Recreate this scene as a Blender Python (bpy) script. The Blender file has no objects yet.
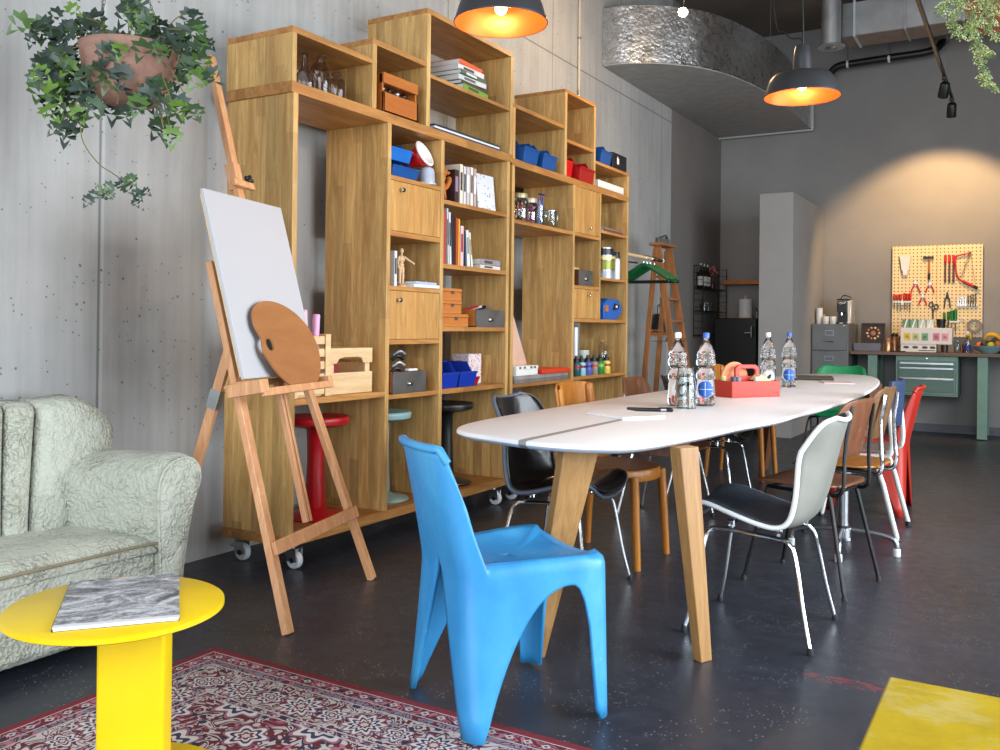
import bpy, math, random
from math import sin, cos, pi, radians, sqrt, atan2
from mathutils import Vector, Matrix

random.seed(7)
SC = bpy.context.scene
COL = SC.collection
V3 = Vector

# ------------------------------------------------------------------ mesh helpers
class MB:
    """collects shapes and links them as one mesh object"""
    def __init__(s):
        s.v = []; s.f = []; s.M = Matrix(); s.sm = []
    def add(s, vs, fs, smooth=True):
        b = len(s.v)
        for p in vs:
            s.v.append(tuple(s.M @ V3(p)))
        for f in fs:
            s.f.append(tuple(b + i for i in f)); s.sm.append(smooth)
        return s
    def hexa(s, p):
        return s.add(p, [(0,3,2,1),(4,5,6,7),(0,1,5,4),(1,2,6,5),(2,3,7,6),(3,0,4,7)])
    def box(s, x0, x1, y0, y1, z0, z1):
        return s.hexa([(x0,y0,z0),(x1,y0,z0),(x1,y1,z0),(x0,y1,z0),(x0,y0,z1),(x1,y0,z1),(x1,y1,z1),(x0,y1,z1)])
    def bar(s, p, q, w, h, up=(0,0,1), w2=None, h2=None):
        p = V3(p); q = V3(q); d = (q-p).normalized(); u = V3(up)
        a = d.cross(u)
        if a.length < 1e-5: a = d.cross(V3((1,0,0)))
        a.normalize(); b = a.cross(d).normalized()
        w2 = w if w2 is None else w2; h2 = h if h2 is None else h2
        P = []
        for c, ww, hh in ((p,w,h),(q,w2,h2)):
            for i, j in ((-1,-1),(1,-1),(1,1),(-1,1)):
                P.append(c + a*(i*ww/2) + b*(j*hh/2))
        return s.hexa(P)
    def tube(s, pts, r, seg=10, closed=False, caps=True):
        pts = [V3(p) for p in pts]; n = len(pts)
        rs = r if isinstance(r, (list, tuple)) else [r]*n
        vs = []; fs = []
        nrm = None
        for i, p in enumerate(pts):
            if closed: t = (pts[(i+1) % n]-pts[i-1])
            else: t = pts[min(i+1,n-1)]-pts[max(i-1,0)]
            t.normalize()
            if nrm is None:
                nrm = t.orthogonal().normalized()
            else:
                nrm = (nrm - t*nrm.dot(t))
                if nrm.length < 1e-6: nrm = t.orthogonal()
                nrm.normalize()
            bn = t.cross(nrm)
            for k in range(seg):
                a = 2*pi*k/seg
                vs.append(p + (nrm*cos(a)+bn*sin(a))*rs[i])
        m = n if closed else n-1
        for i in range(m):
            for k in range(seg):
                a = i*seg+k; b = i*seg+(k+1) % seg
                c = ((i+1) % n)*seg+(k+1) % seg; d = ((i+1) % n)*seg+k
                fs.append((a,b,c,d))
        if caps and not closed:
            fs.append(tuple(reversed(range(seg)))); fs.append(tuple((n-1)*seg+k for k in range(seg)))
        return s.add(vs, fs)
    def lathe(s, prof, seg=24, c=(0,0,0), a0=0, a1=2*pi):
        vs = []; fs = []; full = abs(a1-a0-2*pi) < 1e-6
        m = seg if full else seg+1
        for r, z in prof:
            for k in range(m):
                a = a0+(a1-a0)*k/seg
                vs.append((c[0]+max(r,1e-5)*cos(a), c[1]+max(r,1e-5)*sin(a), c[2]+z))
        for i in range(len(prof)-1):
            for k in range(seg):
                k2 = (k+1) % m
                fs.append((i*m+k, i*m+k2, (i+1)*m+k2, (i+1)*m+k))
        return s.add(vs, fs)
    def prism(s, poly, z0, z1, ax='z'):
        n = len(poly)
        def P(a, b, c):
            return {'z': (a,b,c), 'x': (c,a,b), 'y': (a,c,b)}[ax]
        vs = [P(a,b,z0) for a, b in poly]+[P(a,b,z1) for a, b in poly]
        fs = [tuple(reversed(range(n))), tuple(range(n,2*n))]
        fs += [(i,(i+1) % n, n+(i+1) % n, n+i) for i in range(n)]
        return s.add(vs, fs)
    def grid(s, fn, nu, nv, cu=False, cv=False):
        mu = nu if cu else nu+1; mv = nv if cv else nv+1
        vs = [fn(i/nu, j/nv) for i in range(mu) for j in range(mv)]
        fs = []
        for i in range(nu):
            for j in range(nv):
                a = i*mv+j; b = ((i+1) % mu)*mv+j; c = ((i+1) % mu)*mv+(j+1) % mv; d = i*mv+(j+1) % mv
                fs.append((a,b,c,d))
        return s.add(vs, fs)
    def ball(s, c, r, sc=(1,1,1), seg=14, rings=8):
        return s.grid(lambda u, v: (c[0]+r*sc[0]*cos(2*pi*u)*sin(pi*(.001+.998*v)), c[1]+r*sc[1]*sin(2*pi*u)*sin(pi*(.001+.998*v)), c[2]+r*sc[2]*cos(pi*(.001+.998*v))), seg, rings, cu=True)
    def build(s, name, mat, parent=None, bevel=0, ang=35, solid=0, sub=0, loc=None, bseg=2):
        me = bpy.data.meshes.new(name)
        me.from_pydata(s.v, [], s.f)
        import bmesh
        bm = bmesh.new(); bm.from_mesh(me)
        bmesh.ops.recalc_face_normals(bm, faces=bm.faces)
        bm.to_mesh(me); bm.free()
        for p in me.polygons: p.use_smooth = True
        try: me.set_sharp_from_angle(angle=radians(ang))
        except Exception: pass
        mats = mat if isinstance(mat, (list, tuple)) else [mat]
        for m in mats: me.materials.append(m)
        o = bpy.data.objects.new(name, me); COL.objects.link(o)
        if parent is not None: o.parent = parent
        if loc is not None: o.location = loc
        if solid:
            m = o.modifiers.new('thick', 'SOLIDIFY'); m.thickness = abs(solid); m.offset = 1 if solid > 0 else -1; m.use_even_offset = True
        if sub:
            m = o.modifiers.new('sub', 'SUBSURF'); m.levels = sub; m.render_levels = sub
        if bevel:
            m = o.modifiers.new('bev', 'BEVEL'); m.width = bevel; m.segments = bseg; m.limit_method = 'ANGLE'; m.angle_limit = radians(40)
            m.harden_normals = False
        return o

def TR(loc=(0,0,0), rz=0, rx=0, ry=0):
    return Matrix.Translation(loc) @ Matrix.Rotation(rz,4,'Z') @ Matrix.Rotation(ry,4,'Y') @ Matrix.Rotation(rx,4,'X')

def thing(name, label, cat, loc=(0,0,0), rz=0, group=None, rx=0, ry=0):
    o = bpy.data.objects.new(name, None); COL.objects.link(o)
    o.empty_display_size = .1
    o.location = loc; o.rotation_euler = (rx,ry,rz); o['label'] = label; o['category'] = cat
    if group: o['group'] = group
    return o
def tag(o, label, cat, group=None, kind=None):
    o['label'] = label; o['category'] = cat
    if group: o['group'] = group
    if kind: o['kind'] = kind
    return o
def struct(o):
    o['kind'] = 'structure'; return o
def kids(o):
    return [c for c in bpy.data.objects if c.parent == o]
def copy_tree(o, parent=None):
    c = o.copy(); COL.objects.link(c)
    if parent is not None: c.parent = parent
    for ch in kids(o): copy_tree(ch, c)
    return c
def dup(o, loc, rz=None, label=None, group=None):
    c = copy_tree(o); c.location = loc
    if rz is not None: c.rotation_euler[2] = rz
    if label: c['label'] = label
    if group: c['group'] = group
    return c
def cat(pts, n=8, closed=False):
    """Catmull-Rom through points"""
    P = [V3(p) if len(p) == 3 else V3((p[0],p[1],0)) for p in pts]; out = []
    m = len(P); rng = range(m if closed else m-1)
    for i in rng:
        p0 = P[(i-1) % m] if (closed or i > 0) else P[0]*2-P[1]
        p1 = P[i]; p2 = P[(i+1) % m]
        p3 = P[(i+2) % m] if (closed or i+2 < m) else P[-1]*2-P[-2]
        for k in range(n):
            t = k/n
            out.append(.5*((2*p1)+(p2-p0)*t+(2*p0-5*p1+4*p2-p3)*t*t+(3*p1-p0-3*p2+p3)*t**3))
    if not closed: out.append(P[-1])
    return out
def rrect(w, h, r, n=5):
    out = []
    for cx, cy, a in ((w/2-r,h/2-r,0),(-w/2+r,h/2-r,pi/2),(-w/2+r,-h/2+r,pi),(w/2-r,-h/2+r,3*pi/2)):
        for k in range(n+1):
            t = a+pi/2*k/n; out.append((cx+r*cos(t), cy+r*sin(t)))
    return out

# ------------------------------------------------------------------ materials
def lin(c):
    out = []
    for x in c:
        x = x/255
        out.append(x/12.92 if x <= .04045 else ((x+.055)/1.055)**2.4)
    return tuple(out)+(1,)
class NT:
    def __init__(s, name):
        s.m = bpy.data.materials.new(name); s.m.use_nodes = True
        s.t = s.m.node_tree; s.b = s.t.nodes['Principled BSDF']; s._o = None
    def n(s, typ, **kw):
        x = s.t.nodes.new(typ)
        for k, v in kw.items(): setattr(x, k, v)
        return x
    def l(s, a, b): s.t.links.new(a, b)
    def put(s, v, sock):
        if hasattr(v, 'is_output'): s.l(v, sock)
        else: sock.default_value = v
    @property
    def obj(s):
        if s._o is None: s._o = s.n('ShaderNodeTexCoord').outputs['Object']
        return s._o
    def xyz(s, vec=None):
        x = s.n('ShaderNodeSeparateXYZ'); s.l(vec or s.obj, x.inputs[0]); return x.outputs
    def math(s, op, a, b=0.0, c=0.0):
        x = s.n('ShaderNodeMath', operation=op)
        s.put(a, x.inputs[0]); s.put(b, x.inputs[1]); s.put(c, x.inputs[2]); return x.outputs[0]
    def mapn(s, scale=(1,1,1), vec=None, loc=(0,0,0)):
        x = s.n('ShaderNodeMapping'); x.inputs['Scale'].default_value = scale; x.inputs['Location'].default_value = loc
        s.l(vec or s.obj, x.inputs['Vector']); return x.outputs[0]
    def noise(s, scale, vec=None, detail=3, rough=.5, dist=0):
        x = s.n('ShaderNodeTexNoise'); x.inputs['Scale'].default_value = scale; x.inputs['Detail'].default_value = detail
        x.inputs['Roughness'].default_value = rough; x.inputs['Distortion'].default_value = dist
        s.l(vec or s.obj, x.inputs['Vector']); return x.outputs[0]
    def voro(s, scale, vec=None, feature='F1', out=0, rnd=1):
        x = s.n('ShaderNodeTexVoronoi', feature=feature); x.inputs['Scale'].default_value = scale
        x.inputs['Randomness'].default_value = rnd
        s.l(vec or s.obj, x.inputs['Vector']); return x.outputs[out]
    def ramp(s, fac, stops, interp='LINEAR'):
        x = s.n('ShaderNodeValToRGB'); cr = x.color_ramp; cr.interpolation = interp
        while len(cr.elements) < len(stops): cr.elements.new(.5)
        for e, (p, c) in zip(cr.elements, stops):
            e.position = p; e.color = lin(c) if max(c) > 1 else tuple(c)+(1,)
        s.l(fac, x.inputs[0]); return x.outputs[0]
    def mix(s, f, a, b, blend='MIX'):
        x = s.n('ShaderNodeMix', data_type='RGBA', blend_type=blend)
        s.put(f, x.inputs[0]); s.put(a, x.inputs[6]); s.put(b, x.inputs[7]); return x.outputs[2]
    def comb(s, a, b, c):
        x = s.n('ShaderNodeCombineXYZ')
        s.put(a, x.inputs[0]); s.put(b, x.inputs[1]); s.put(c, x.inputs[2]); return x.outputs[0]
    def white(s, vec):
        x = s.n('ShaderNodeTexWhiteNoise', noise_dimensions='3D'); s.l(vec, x.inputs[0]); return x.outputs[0]
    def bump(s, h, strength=.3, dist=.01):
        x = s.n('ShaderNodeBump'); x.inputs['Strength'].default_value = strength; x.inputs['Distance'].default_value = dist
        s.l(h, x.inputs['Height']); s.l(x.outputs[0], s.b.inputs['Normal'])
    def set(s, color=None, rough=None, metal=None, spec=None, **kw):
        if color is not None: s.put(lin(color) if isinstance(color, tuple) and len(color) == 3 else color, s.b.inputs['Base Color'])
        if rough is not None: s.put(rough, s.b.inputs['Roughness'])
        if metal is not None: s.put(metal, s.b.inputs['Metallic'])
        if spec is not None: s.put(spec, s.b.inputs['Specular IOR Level'])
        for k, v in kw.items(): s.put(v, s.b.inputs[k])
        return s.m

_plain = {}
def plain(rgb, rough=.5, metal=0, var=.08, name=None, coat=0, sss=0):
    key = (rgb, rough, metal, var, coat)
    if key in _plain: return _plain[key]
    n = NT(name or 'paint_%d_%d_%d' % rgb)
    if var:
        f = n.noise(9, detail=4)
        dk = tuple(int(c*(1-var)) for c in rgb); br = tuple(min(255,int(c*(1+var))) for c in rgb)
        n.set(n.ramp(f, [(.3,dk),(.7,br)]), rough, metal)
    else: n.set(rgb, rough, metal)
    if coat: n.b.inputs['Coat Weight'].default_value = coat
    _plain[key] = n.m
    return n.m
def emis(rgb, st, name='glow'):
    n = NT(name); n.set((0,0,0), .5); n.b.inputs['Emission Color'].default_value = lin(rgb); n.b.inputs['Emission Strength'].default_value = st
    return n.m
def wood(name, c1, c2, grain='z', stave=None, rough=.45, sc=1.0, across='x', vari=.16, knots=True):
    n = NT(name)
    st = {'x': (.09,1,1), 'y': (1,.09,1), 'z': (1,1,.09)}[grain]
    v = n.mapn(tuple(a*16*sc for a in st))
    f = n.noise(1.6, v, 8, .62, 1.1)
    fine = n.noise(9, v, 4, .7)
    f2 = n.math('ADD', n.math('MULTIPLY', f, .75), n.math('MULTIPLY', fine, .25))
    c = n.ramp(f2, [(.30,c1),(.5,tuple((a+b)//2 for a, b in zip(c1,c2))),(.68,c2)])
    if stave:
        o = n.xyz()
        ax = {'x': 0, 'y': 1, 'z': 2}
        k = n.math('FLOOR', n.math('DIVIDE', o[ax[across]], stave))
        g = n.math('FLOOR', n.math('ADD', n.math('DIVIDE', o[ax[grain]], .83), n.math('MULTIPLY', k, .37)))
        w = n.white(n.comb(k, g, 3.3))
        b = n.math('ADD', 1-vari, n.math('MULTIPLY', w, 2*vari))
        cc = n.n('ShaderNodeVectorMath', operation='SCALE'); n.l(c, cc.inputs[0]); n.l(b, cc.inputs['Scale']); c = cc.outputs[0]
    n.set(c, rough); n.bump(f2, .12, .004)
    return n.m
def glass(name, tint=(245,250,250), rough=0.0, ior=1.45):
    n = NT(name); n.set(tint, rough); n.b.inputs['Transmission Weight'].default_value = 1; n.b.inputs['IOR'].default_value = ior
    return n.m

M = {}
M['oak_side'] = wood('oak_side', (166,120,64), (224,186,120), 'z', .062, across='x', vari=.2)
M['oak_shelf'] = wood('oak_shelf', (146,92,42), (198,146,82), 'y', .062, across='x')
M['oak_door'] = wood('oak_door', (160,110,54), (208,162,96), 'z', .085, across='y', vari=.09)
M['oak_leg'] = wood('oak_leg', (140,98,54), (180,138,86), 'z', None)
M['easel'] = wood('easel_beech', (186,126,84), (222,170,124), 'z', None)
M['pine'] = wood('pine', (206,168,120), (232,202,156), 'y', None, rough=.6)
M['brownwood'] = wood('walnut', (78,44,24), (120,72,42), 'z', None, rough=.4)
M['honey'] = wood('honey_beech', (150,88,24), (192,124,42), 'z', None, rough=.35)
M['seatwood'] = wood('seat_wood', (104,56,26), (158,92,48), 'x', None, rough=.35)
M['ladderwood'] = wood('ladder_wood', (120,72,34), (170,112,60), 'z', None, rough=.6)
M['boxwood'] = wood('box_wood', (168,96,40), (202,128,60), 'y', None)
M['benchtop'] = wood('bench_top', (84,66,56), (120,98,82), 'x', None, rough=.5)
M['chrome'] = plain((215,218,222), .12, 1, 0, 'chrome')
M['steel'] = plain((170,172,176), .3, 1, .05, 'steel')
M['whitemetal'] = plain((220,222,220), .35, 0, .03, 'white_metal')
M['black'] = plain((22,22,24), .4, 0, .1, 'black_plastic')
M['blackmetal'] = plain((13,13,15), .35, 0, .1, 'black_metal')
M['white'] = plain((232,232,232), .5, 0, .02, 'white')
M['rubber'] = plain((28,28,30), .7, 0, 0, 'rubber')
M['glass'] = glass('clear_glass')
def thin_glass(name, tint=(244,249,249)):
    n = NT(name); t = n.t; out = [x for x in t.nodes if x.type == 'OUTPUT_MATERIAL'][0]
    tr = n.n('ShaderNodeBsdfTransparent'); tr.inputs[0].default_value = lin(tint); gl = n.n('ShaderNodeBsdfGlossy'); gl.inputs['Roughness'].default_value = .03
    lw = n.n('ShaderNodeLayerWeight'); lw.inputs[0].default_value = .35; mx = n.n('ShaderNodeMixShader')
    n.l(n.math('ADD', .04, n.math('MULTIPLY', lw.outputs['Facing'], .55)), mx.inputs[0]); n.l(tr.outputs[0], mx.inputs[1]); n.l(gl.outputs[0], mx.inputs[2]); n.l(mx.outputs[0], out.inputs[0])
    return n.m
M['thin'] = thin_glass('thin_glass')
M['paper'] = plain((226,224,218), .8, 0, .02, 'paper')

# ------------------------------------------------------------------ camera
cam = bpy.data.cameras.new('camera'); co = bpy.data.objects.new('camera', cam); COL.objects.link(co)
cam.sensor_width = 36; cam.sensor_fit = 'HORIZONTAL'
cam.lens = 907.96/1000*36
cam.shift_y = -(375-322.84)/1000
cam.clip_end = 100
yaw, pit, rol = .531588, .004152, .011236
fw = V3((-sin(yaw)*cos(pit), cos(yaw)*cos(pit), sin(pit)))
r0 = V3((cos(yaw), sin(yaw), 0)); u0 = r0.cross(fw)
R_ = r0*cos(rol)+u0*sin(rol); U_ = -r0*sin(rol)+u0*cos(rol)
mm = Matrix((R_, U_, -fw)).transposed().to_4x4(); mm.translation = (0,0,1.12)
co.matrix_world = mm
SC.camera = co

# ------------------------------------------------------------------ setting
XW, YB, ZC, XR, YF = -3.40, 11.2, 4.7, 3.2, -2.6
def concrete():
    n = NT('concrete'); o = n.xyz()
    big = n.noise(.9, None, 5, .6); mid = n.noise(5, n.mapn((1,1,.35)), 6, .65); streak = n.noise(3, n.mapn((1,7,.25)), 4, .6)
    f = n.math('ADD', n.math('MULTIPLY', big, .4), n.math('ADD', n.math('MULTIPLY', mid, .3), n.math('MULTIPLY', streak, .3)))
    c = n.ramp(f, [(.30,(140,139,137)),(.5,(166,165,163)),(.7,(186,185,183))])
    # air holes
    def holes(sc, th, msk):
        d = n.voro(sc, None); h = n.math('LESS_THAN', d, th)
        k = n.math('GREATER_THAN', n.noise(msk, None, 2), .52)
        return n.math('MULTIPLY', h, k)
    h = n.math('MAXIMUM', holes(16, .10, 2.3), n.math('MAXIMUM', holes(31, .13, 3.1), holes(9, .055, 1.7)))
    # panel joints
    y, z = o[1], o[2]
    def near(s, a, w): return n.math('LESS_THAN', n.math('ABSOLUTE', n.math('SUBTRACT', s, a)), w)
    j = near(y, 2.44, .0055)
    for a in (5.05, 6.58, 9.1, -.2): j = n.math('MAXIMUM', j, near(y, a, .005))
    jz = n.math('MULTIPLY', near(z, 3.35, .006), n.math('GREATER_THAN', y, 5.05))
    j = n.math('MAXIMUM', j, jz)
    dark = n.math('MAXIMUM', n.math('MULTIPLY', h, .62), n.math('MULTIPLY', j, .55))
    lip = n.math('MULTIPLY', near(y, 2.456, .006), .35)
    c2 = n.mix(lip, c, lin((205,205,205)))
    n.set(n.mix(dark, c2, lin((60,60,62))), .8)
    n.bump(n.math('SUBTRACT', n.math('MULTIPLY', mid, .15), dark), .5, .006)
    return n.m
def floor_mat():
    n = NT('floor_screed')
    f = n.noise(1.3, None, 6, .6); g = n.noise(14, None, 4, .7)
    ff = n.math('ADD', n.math('MULTIPLY', f, .6), n.math('MULTIPLY', g, .4))
    c = n.ramp(ff, [(.3,(38,41,49)),(.55,(51,54,63)),(.75,(68,71,81))])
    sp = n.math('LESS_THAN', n.voro(64, None), .16)
    sp = n.math('MULTIPLY', sp, n.math('GREATER_THAN', n.noise(5, None, 3), .50))
    sc = n.noise(1, n.mapn((3,90,1)), 3, .6); sc2 = n.noise(1, n.mapn((80,4,1), None, (3,1,0)), 3, .6)
    s = n.math('MAXIMUM', n.math('GREATER_THAN', sc, .72), n.math('GREATER_THAN', sc2, .73))
    s = n.math('MULTIPLY', s, n.math('GREATER_THAN', n.noise(2.2, None, 2), .5))
    m = n.math('MAXIMUM', n.math('MULTIPLY', sp, .8), n.math('MULTIPLY', s, .24))
    c = n.mix(m, c, lin((150,152,158)))
    # faded red paint smear near the yellow bench
    o = n.xyz()
    dx = n.math('DIVIDE', n.math('SUBTRACT', o[0], -.52), .13); dy = n.math('DIVIDE', n.math('SUBTRACT', o[1], 3.06), .035)
    e = n.math('ADD', n.math('MULTIPLY', dx, dx), n.math('MULTIPLY', dy, dy))
    k = n.math('MULTIPLY', n.math('LESS_THAN', e, 1), n.math('GREATER_THAN', n.noise(22, n.mapn((1,2.5,1)), 4, .7), .53))
    c = n.mix(n.math('MULTIPLY', k, .75), c, lin((150,52,48)))
    n.set(c, n.ramp(g, [(.3,(.30,.30,.30)),(.7,(.46,.46,.46))]))
    n.bump(g, .08, .003)
    return n.m
M['concrete'] = concrete()
def paintwall(name, rgb):
    n = NT(name); f = n.noise(1.1, None, 5, .6)
    n.set(n.ramp(f, [(.3,tuple(int(c*.95) for c in rgb)),(.7,tuple(int(c*1.05) for c in rgb))]), .75)
    n.bump(n.noise(60, None, 3), .06, .003); return n.m
M['greypaint'] = paintwall('grey_wall_paint', (146,143,140))
M['greyshade'] = paintwall('grey_side_shade', (124,118,114))  # darker tone for the shaded far end of the left wall
M['ceiling'] = paintwall('ceiling_paint', (126,114,102))

struct(MB().box(XW-.3, XR+.3, YF-.3, YB+.3, -.12, 0).build('floor', floor_mat()))
struct(MB().box(XW-.3, XR+.3, YF-.3, YB+.3, ZC, ZC+.15).build('ceiling', M['ceiling']))
struct(MB().box(XW-.25, XW, YF-.3, YB+.25, 0, ZC).build('wall_left', M['concrete']))
struct(MB().box(XW, XW+.004, 9.40, YB, 0, ZC).build('wall_shade_1', M['greyshade']))  # thin darker sheet: the shadow on the wall's far end put into colour
struct(MB().box(XW, XR+.25, YB, YB+.25, 0, ZC).build('wall_back', M['greypaint']))
struct(MB().box(XW, XR, YB-.012, YB, 0, .09).build('baseboard_back', plain((96,98,104), .5)))
# right wall and the wall behind the camera, each with a tall shop window
WR = (1.2, 7.0, .25, 3.5)      # y0 y1 z0 z1 on the right wall
wr = MB(); wr.box(XR, XR+.25, YF-.3, WR[0], 0, ZC).box(XR, XR+.25, WR[1], YB, 0, ZC).box(XR, XR+.25, WR[0], WR[1], 0, WR[2]).box(XR, XR+.25, WR[0], WR[1], WR[3], ZC)
struct(wr.build('wall_right', M['greypaint']))
WF = (-3.0, 2.4, .25, 4.1)
wf = MB(); wf.box(XW, WF[0], YF-.25, YF, 0, ZC).box(WF[1], XR, YF-.25, YF, 0, ZC).box(WF[0], WF[1], YF-.25, YF, 0, WF[2]).box(WF[0], WF[1], YF-.25, YF, WF[3], ZC)
struct(wf.build('wall_front', M['greypaint']))
wfm = plain((60,60,62), .4, 0, 0)
w1 = MB()
for k in range(5):
    y = WR[0]+(WR[1]-WR[0])*k/4; w1.box(XR+.08, XR+.14, y-.03, y+.03, WR[2], WR[3])
for z in (WR[2]+.03, 2.6, WR[3]-.03): w1.box(XR+.08, XR+.14, WR[0], WR[1], z-.03, z+.03)
w1o = struct(w1.build('window_1', wfm))
w2 = MB()
for k in range(4):
    x = WF[0]+(WF[1]-WF[0])*k/3; w2.box(x-.03, x+.03, YF-.16, YF-.10, WF[2], WF[3])
for z in (WF[2]+.03, 2.6, WF[3]-.03): w2.box(WF[0], WF[1], YF-.16, YF-.10, z-.03, z+.03)
w2o = struct(w2.build('window_2', wfm))
MB().box(XR+.205, XR+.211, WR[0], WR[1], WR[2], WR[3]).build('pane', M['thin'], w1o)
MB().box(WF[0], WF[1], YF-.211, YF-.205, WF[2], WF[3]).build('pane', M['thin'], w2o)
# ------------------------------------------------------------------ light
def area(name, loc, rot, sx, sy, power, col, spread=180):
    l = bpy.data.lights.new(name, 'AREA'); l.shape = 'RECTANGLE'; l.size = sx; l.size_y = sy; l.energy = power; l.color = col
    l.spread = radians(spread)
    o = bpy.data.objects.new(name, l); COL.objects.link(o); o.location = loc; o.rotation_euler = rot; return o
def point(name, loc, power, col, r=.03):
    l = bpy.data.lights.new(name, 'POINT'); l.energy = power; l.color = col; l.shadow_soft_size = r
    o = bpy.data.objects.new(name, l); COL.objects.link(o); o.location = loc; return o
def spot(name, loc, tgt, power, col, ang, blend=.5, r=.04):
    l = bpy.data.lights.new(name, 'SPOT'); l.energy = power; l.color = col; l.spot_size = radians(ang); l.spot_blend = blend; l.shadow_soft_size = r
    o = bpy.data.objects.new(name, l); COL.objects.link(o); o.location = loc
    o.rotation_euler = (V3(tgt)-V3(loc)).to_track_quat('-Z', 'Y').to_euler(); return o
# daylight: sky light slants down through the panes, so each window carries a few tilted strips inside its reveal
NS = 4
for k in range(NS):
    h = (WR[3]-WR[2]-.1)/NS; z = WR[2]+.05+h*(k+.5)
    area('daylight_right', (XR+.13, (WR[0]+WR[1])/2, z), (0, radians(90-28), 0), h*.95, WR[1]-WR[0]-.1, 128, (.88,.94,1), 150)
for k in range(NS):
    h = (WF[3]-WF[2]-.1)/NS; z = WF[2]+.05+h*(k+.5)
    area('daylight_front', ((WF[0]+WF[1])/2, YF-.10, z), (radians(90-12), 0, 0), WF[1]-WF[0]-.1, h*.95, 90, (.84,.92,1), 170)
wd = bpy.data.worlds.new('sky'); SC.world = wd; wd.use_nodes = True
wd.node_tree.nodes['Background'].inputs[0].default_value = (.75,.87,1,1)
wd.node_tree.nodes['Background'].inputs[1].default_value = 1.0
SC.view_settings.view_transform = 'Standard'; SC.view_settings.look = 'None'
SC.view_settings.exposure = 0.0; SC.view_settings.gamma = 1.0; SC.view_settings.use_curve_mapping = False
SC.cycles.use_denoising = True
SC.cycles.max_bounces = 10; SC.cycles.transmission_bounces = 10; SC.cycles.transparent_max_bounces = 8
SC.cycles.sample_clamp_indirect = 6
SC.cycles.caustics_reflective = False; SC.cycles.caustics_refractive = False
# ------------------------------------------------------------------ the oak shelving
XF, XK = -2.87, -3.285
def caster(parent, x, y, ztop=.118, lock=True):
    h = MB(); h.box(x-.035, x+.035, y-.03, y+.03, ztop-.008, ztop)
    h.lathe([(.02,0),(.02,-.02)], 14, (x,y,ztop-.006))
    h.box(x-.018, x+.045, y-.022, y-.018, .035, ztop-.02).box(x-.018, x+.045, y+.018, y+.022, .035, ztop-.02).box(x-.018, x+.045, y-.022, y+.022, ztop-.03, ztop-.022)
    h.box(x-.055, x-.015, y-.015, y+.015, .06, .072)
    c = h.build('caster', M['steel'], parent, .002)
    w = MB(); w.M = TR((x+.018, y, .042)) @ Matrix.Rotation(pi/2, 4, 'X')
    w.lathe([(.012,-.016),(.036,-.016),(.041,-.010),(.041,.010),(.036,.016),(.012,.016)], 24)
    w.build('wheel', plain((205,208,212), .35, 0, .03), c)
    a = MB(); a.M = TR((x+.018, y, .042)) @ Matrix.Rotation(pi/2, 4, 'X'); a.lathe([(0,-.024),(.013,-.024),(.013,.024),(0,.024)], 12)
    a.build('axle', M['black'], c)
def knob(parent, y, z, x=XF):
    k = MB(); k.M = TR((x, y, z)) @ Matrix.Rotation(pi/2, 4, 'Y')
    k.lathe([(0,-.002),(.006,-.002),(.005,.012),(.012,.016),(.013,.022),(.010,.026),(0,.027)], 16)
    return k.build('knob', M['chrome'], parent)
def shelf_unit(label, y0, y1, spec):
    t = thing('shelving_unit', label, 'shelf', (0,0,0))
    for nm, (a, b, z0, z1) in spec['side']:
        MB().box(XK, XF, a, b, z0, z1).build(nm, M['oak_side'], t, .0015)
    for (a, b, z0, z1) in spec['shelf']:
        MB().box(XK, XF-.001, a, b, z0, z1).build('shelf_board', M['oak_shelf'], t, .0015)
    for (a, b, z0, z1, ky, kz) in spec['door']:
        d = MB().box(XF-.022, XF-.002, a+.002, b-.002, z0+.002, z1-.002).build('door', M['oak_door'], t, .0015)
        knob(d, ky, kz, XF-.002)
    for (x, y) in spec['caster']: caster(t, x, y)
    return t
left = dict(side=[
    ('side_panel', (3.032,3.064,.165,2.163)), ('divider', (3.724,3.754,.165,2.163)), ('divider', (4.212,4.244,.165,2.163)), ('side_panel', (4.953,4.985,.165,2.163)),
    ('side_panel', (3.022,3.050,2.213,2.432)), ('divider', (3.592,3.626,2.213,2.535)), ('divider', (4.062,4.097,2.213,2.832)), ('side_panel', (4.982,5.014,2.213,2.832))],
    shelf=[(3.032,4.985,.118,.165), (3.022,5.014,2.163,2.213), (3.022,3.592,2.432,2.460), (3.592,4.062,2.535,2.563), (4.062,5.014,2.832,2.860), (4.097,4.982,2.484,2.506),
    (3.064,3.724,.752,.780),
    (3.754,4.212,1.876,1.900), (3.754,4.212,1.585,1.612), (3.754,4.212,1.303,1.326), (3.754,4.212,1.021,1.046), (3.754,4.212,.736,.760),
    (4.244,4.953,1.810,1.834), (4.244,4.953,1.446,1.472), (4.244,4.953,1.090,1.115), (4.244,4.953,.735,.763)],
    door=[(3.754,4.212,1.612,1.876,3.84,1.83), (3.754,4.212,1.046,1.303,3.825,1.253)],
    caster=[(-2.93,3.12),(-3.24,3.10),(-2.93,4.92),(-3.24,4.92)])
shelf_unit('tall honey oak shelving unit on casters behind the easel', 3, 5, left)
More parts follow.
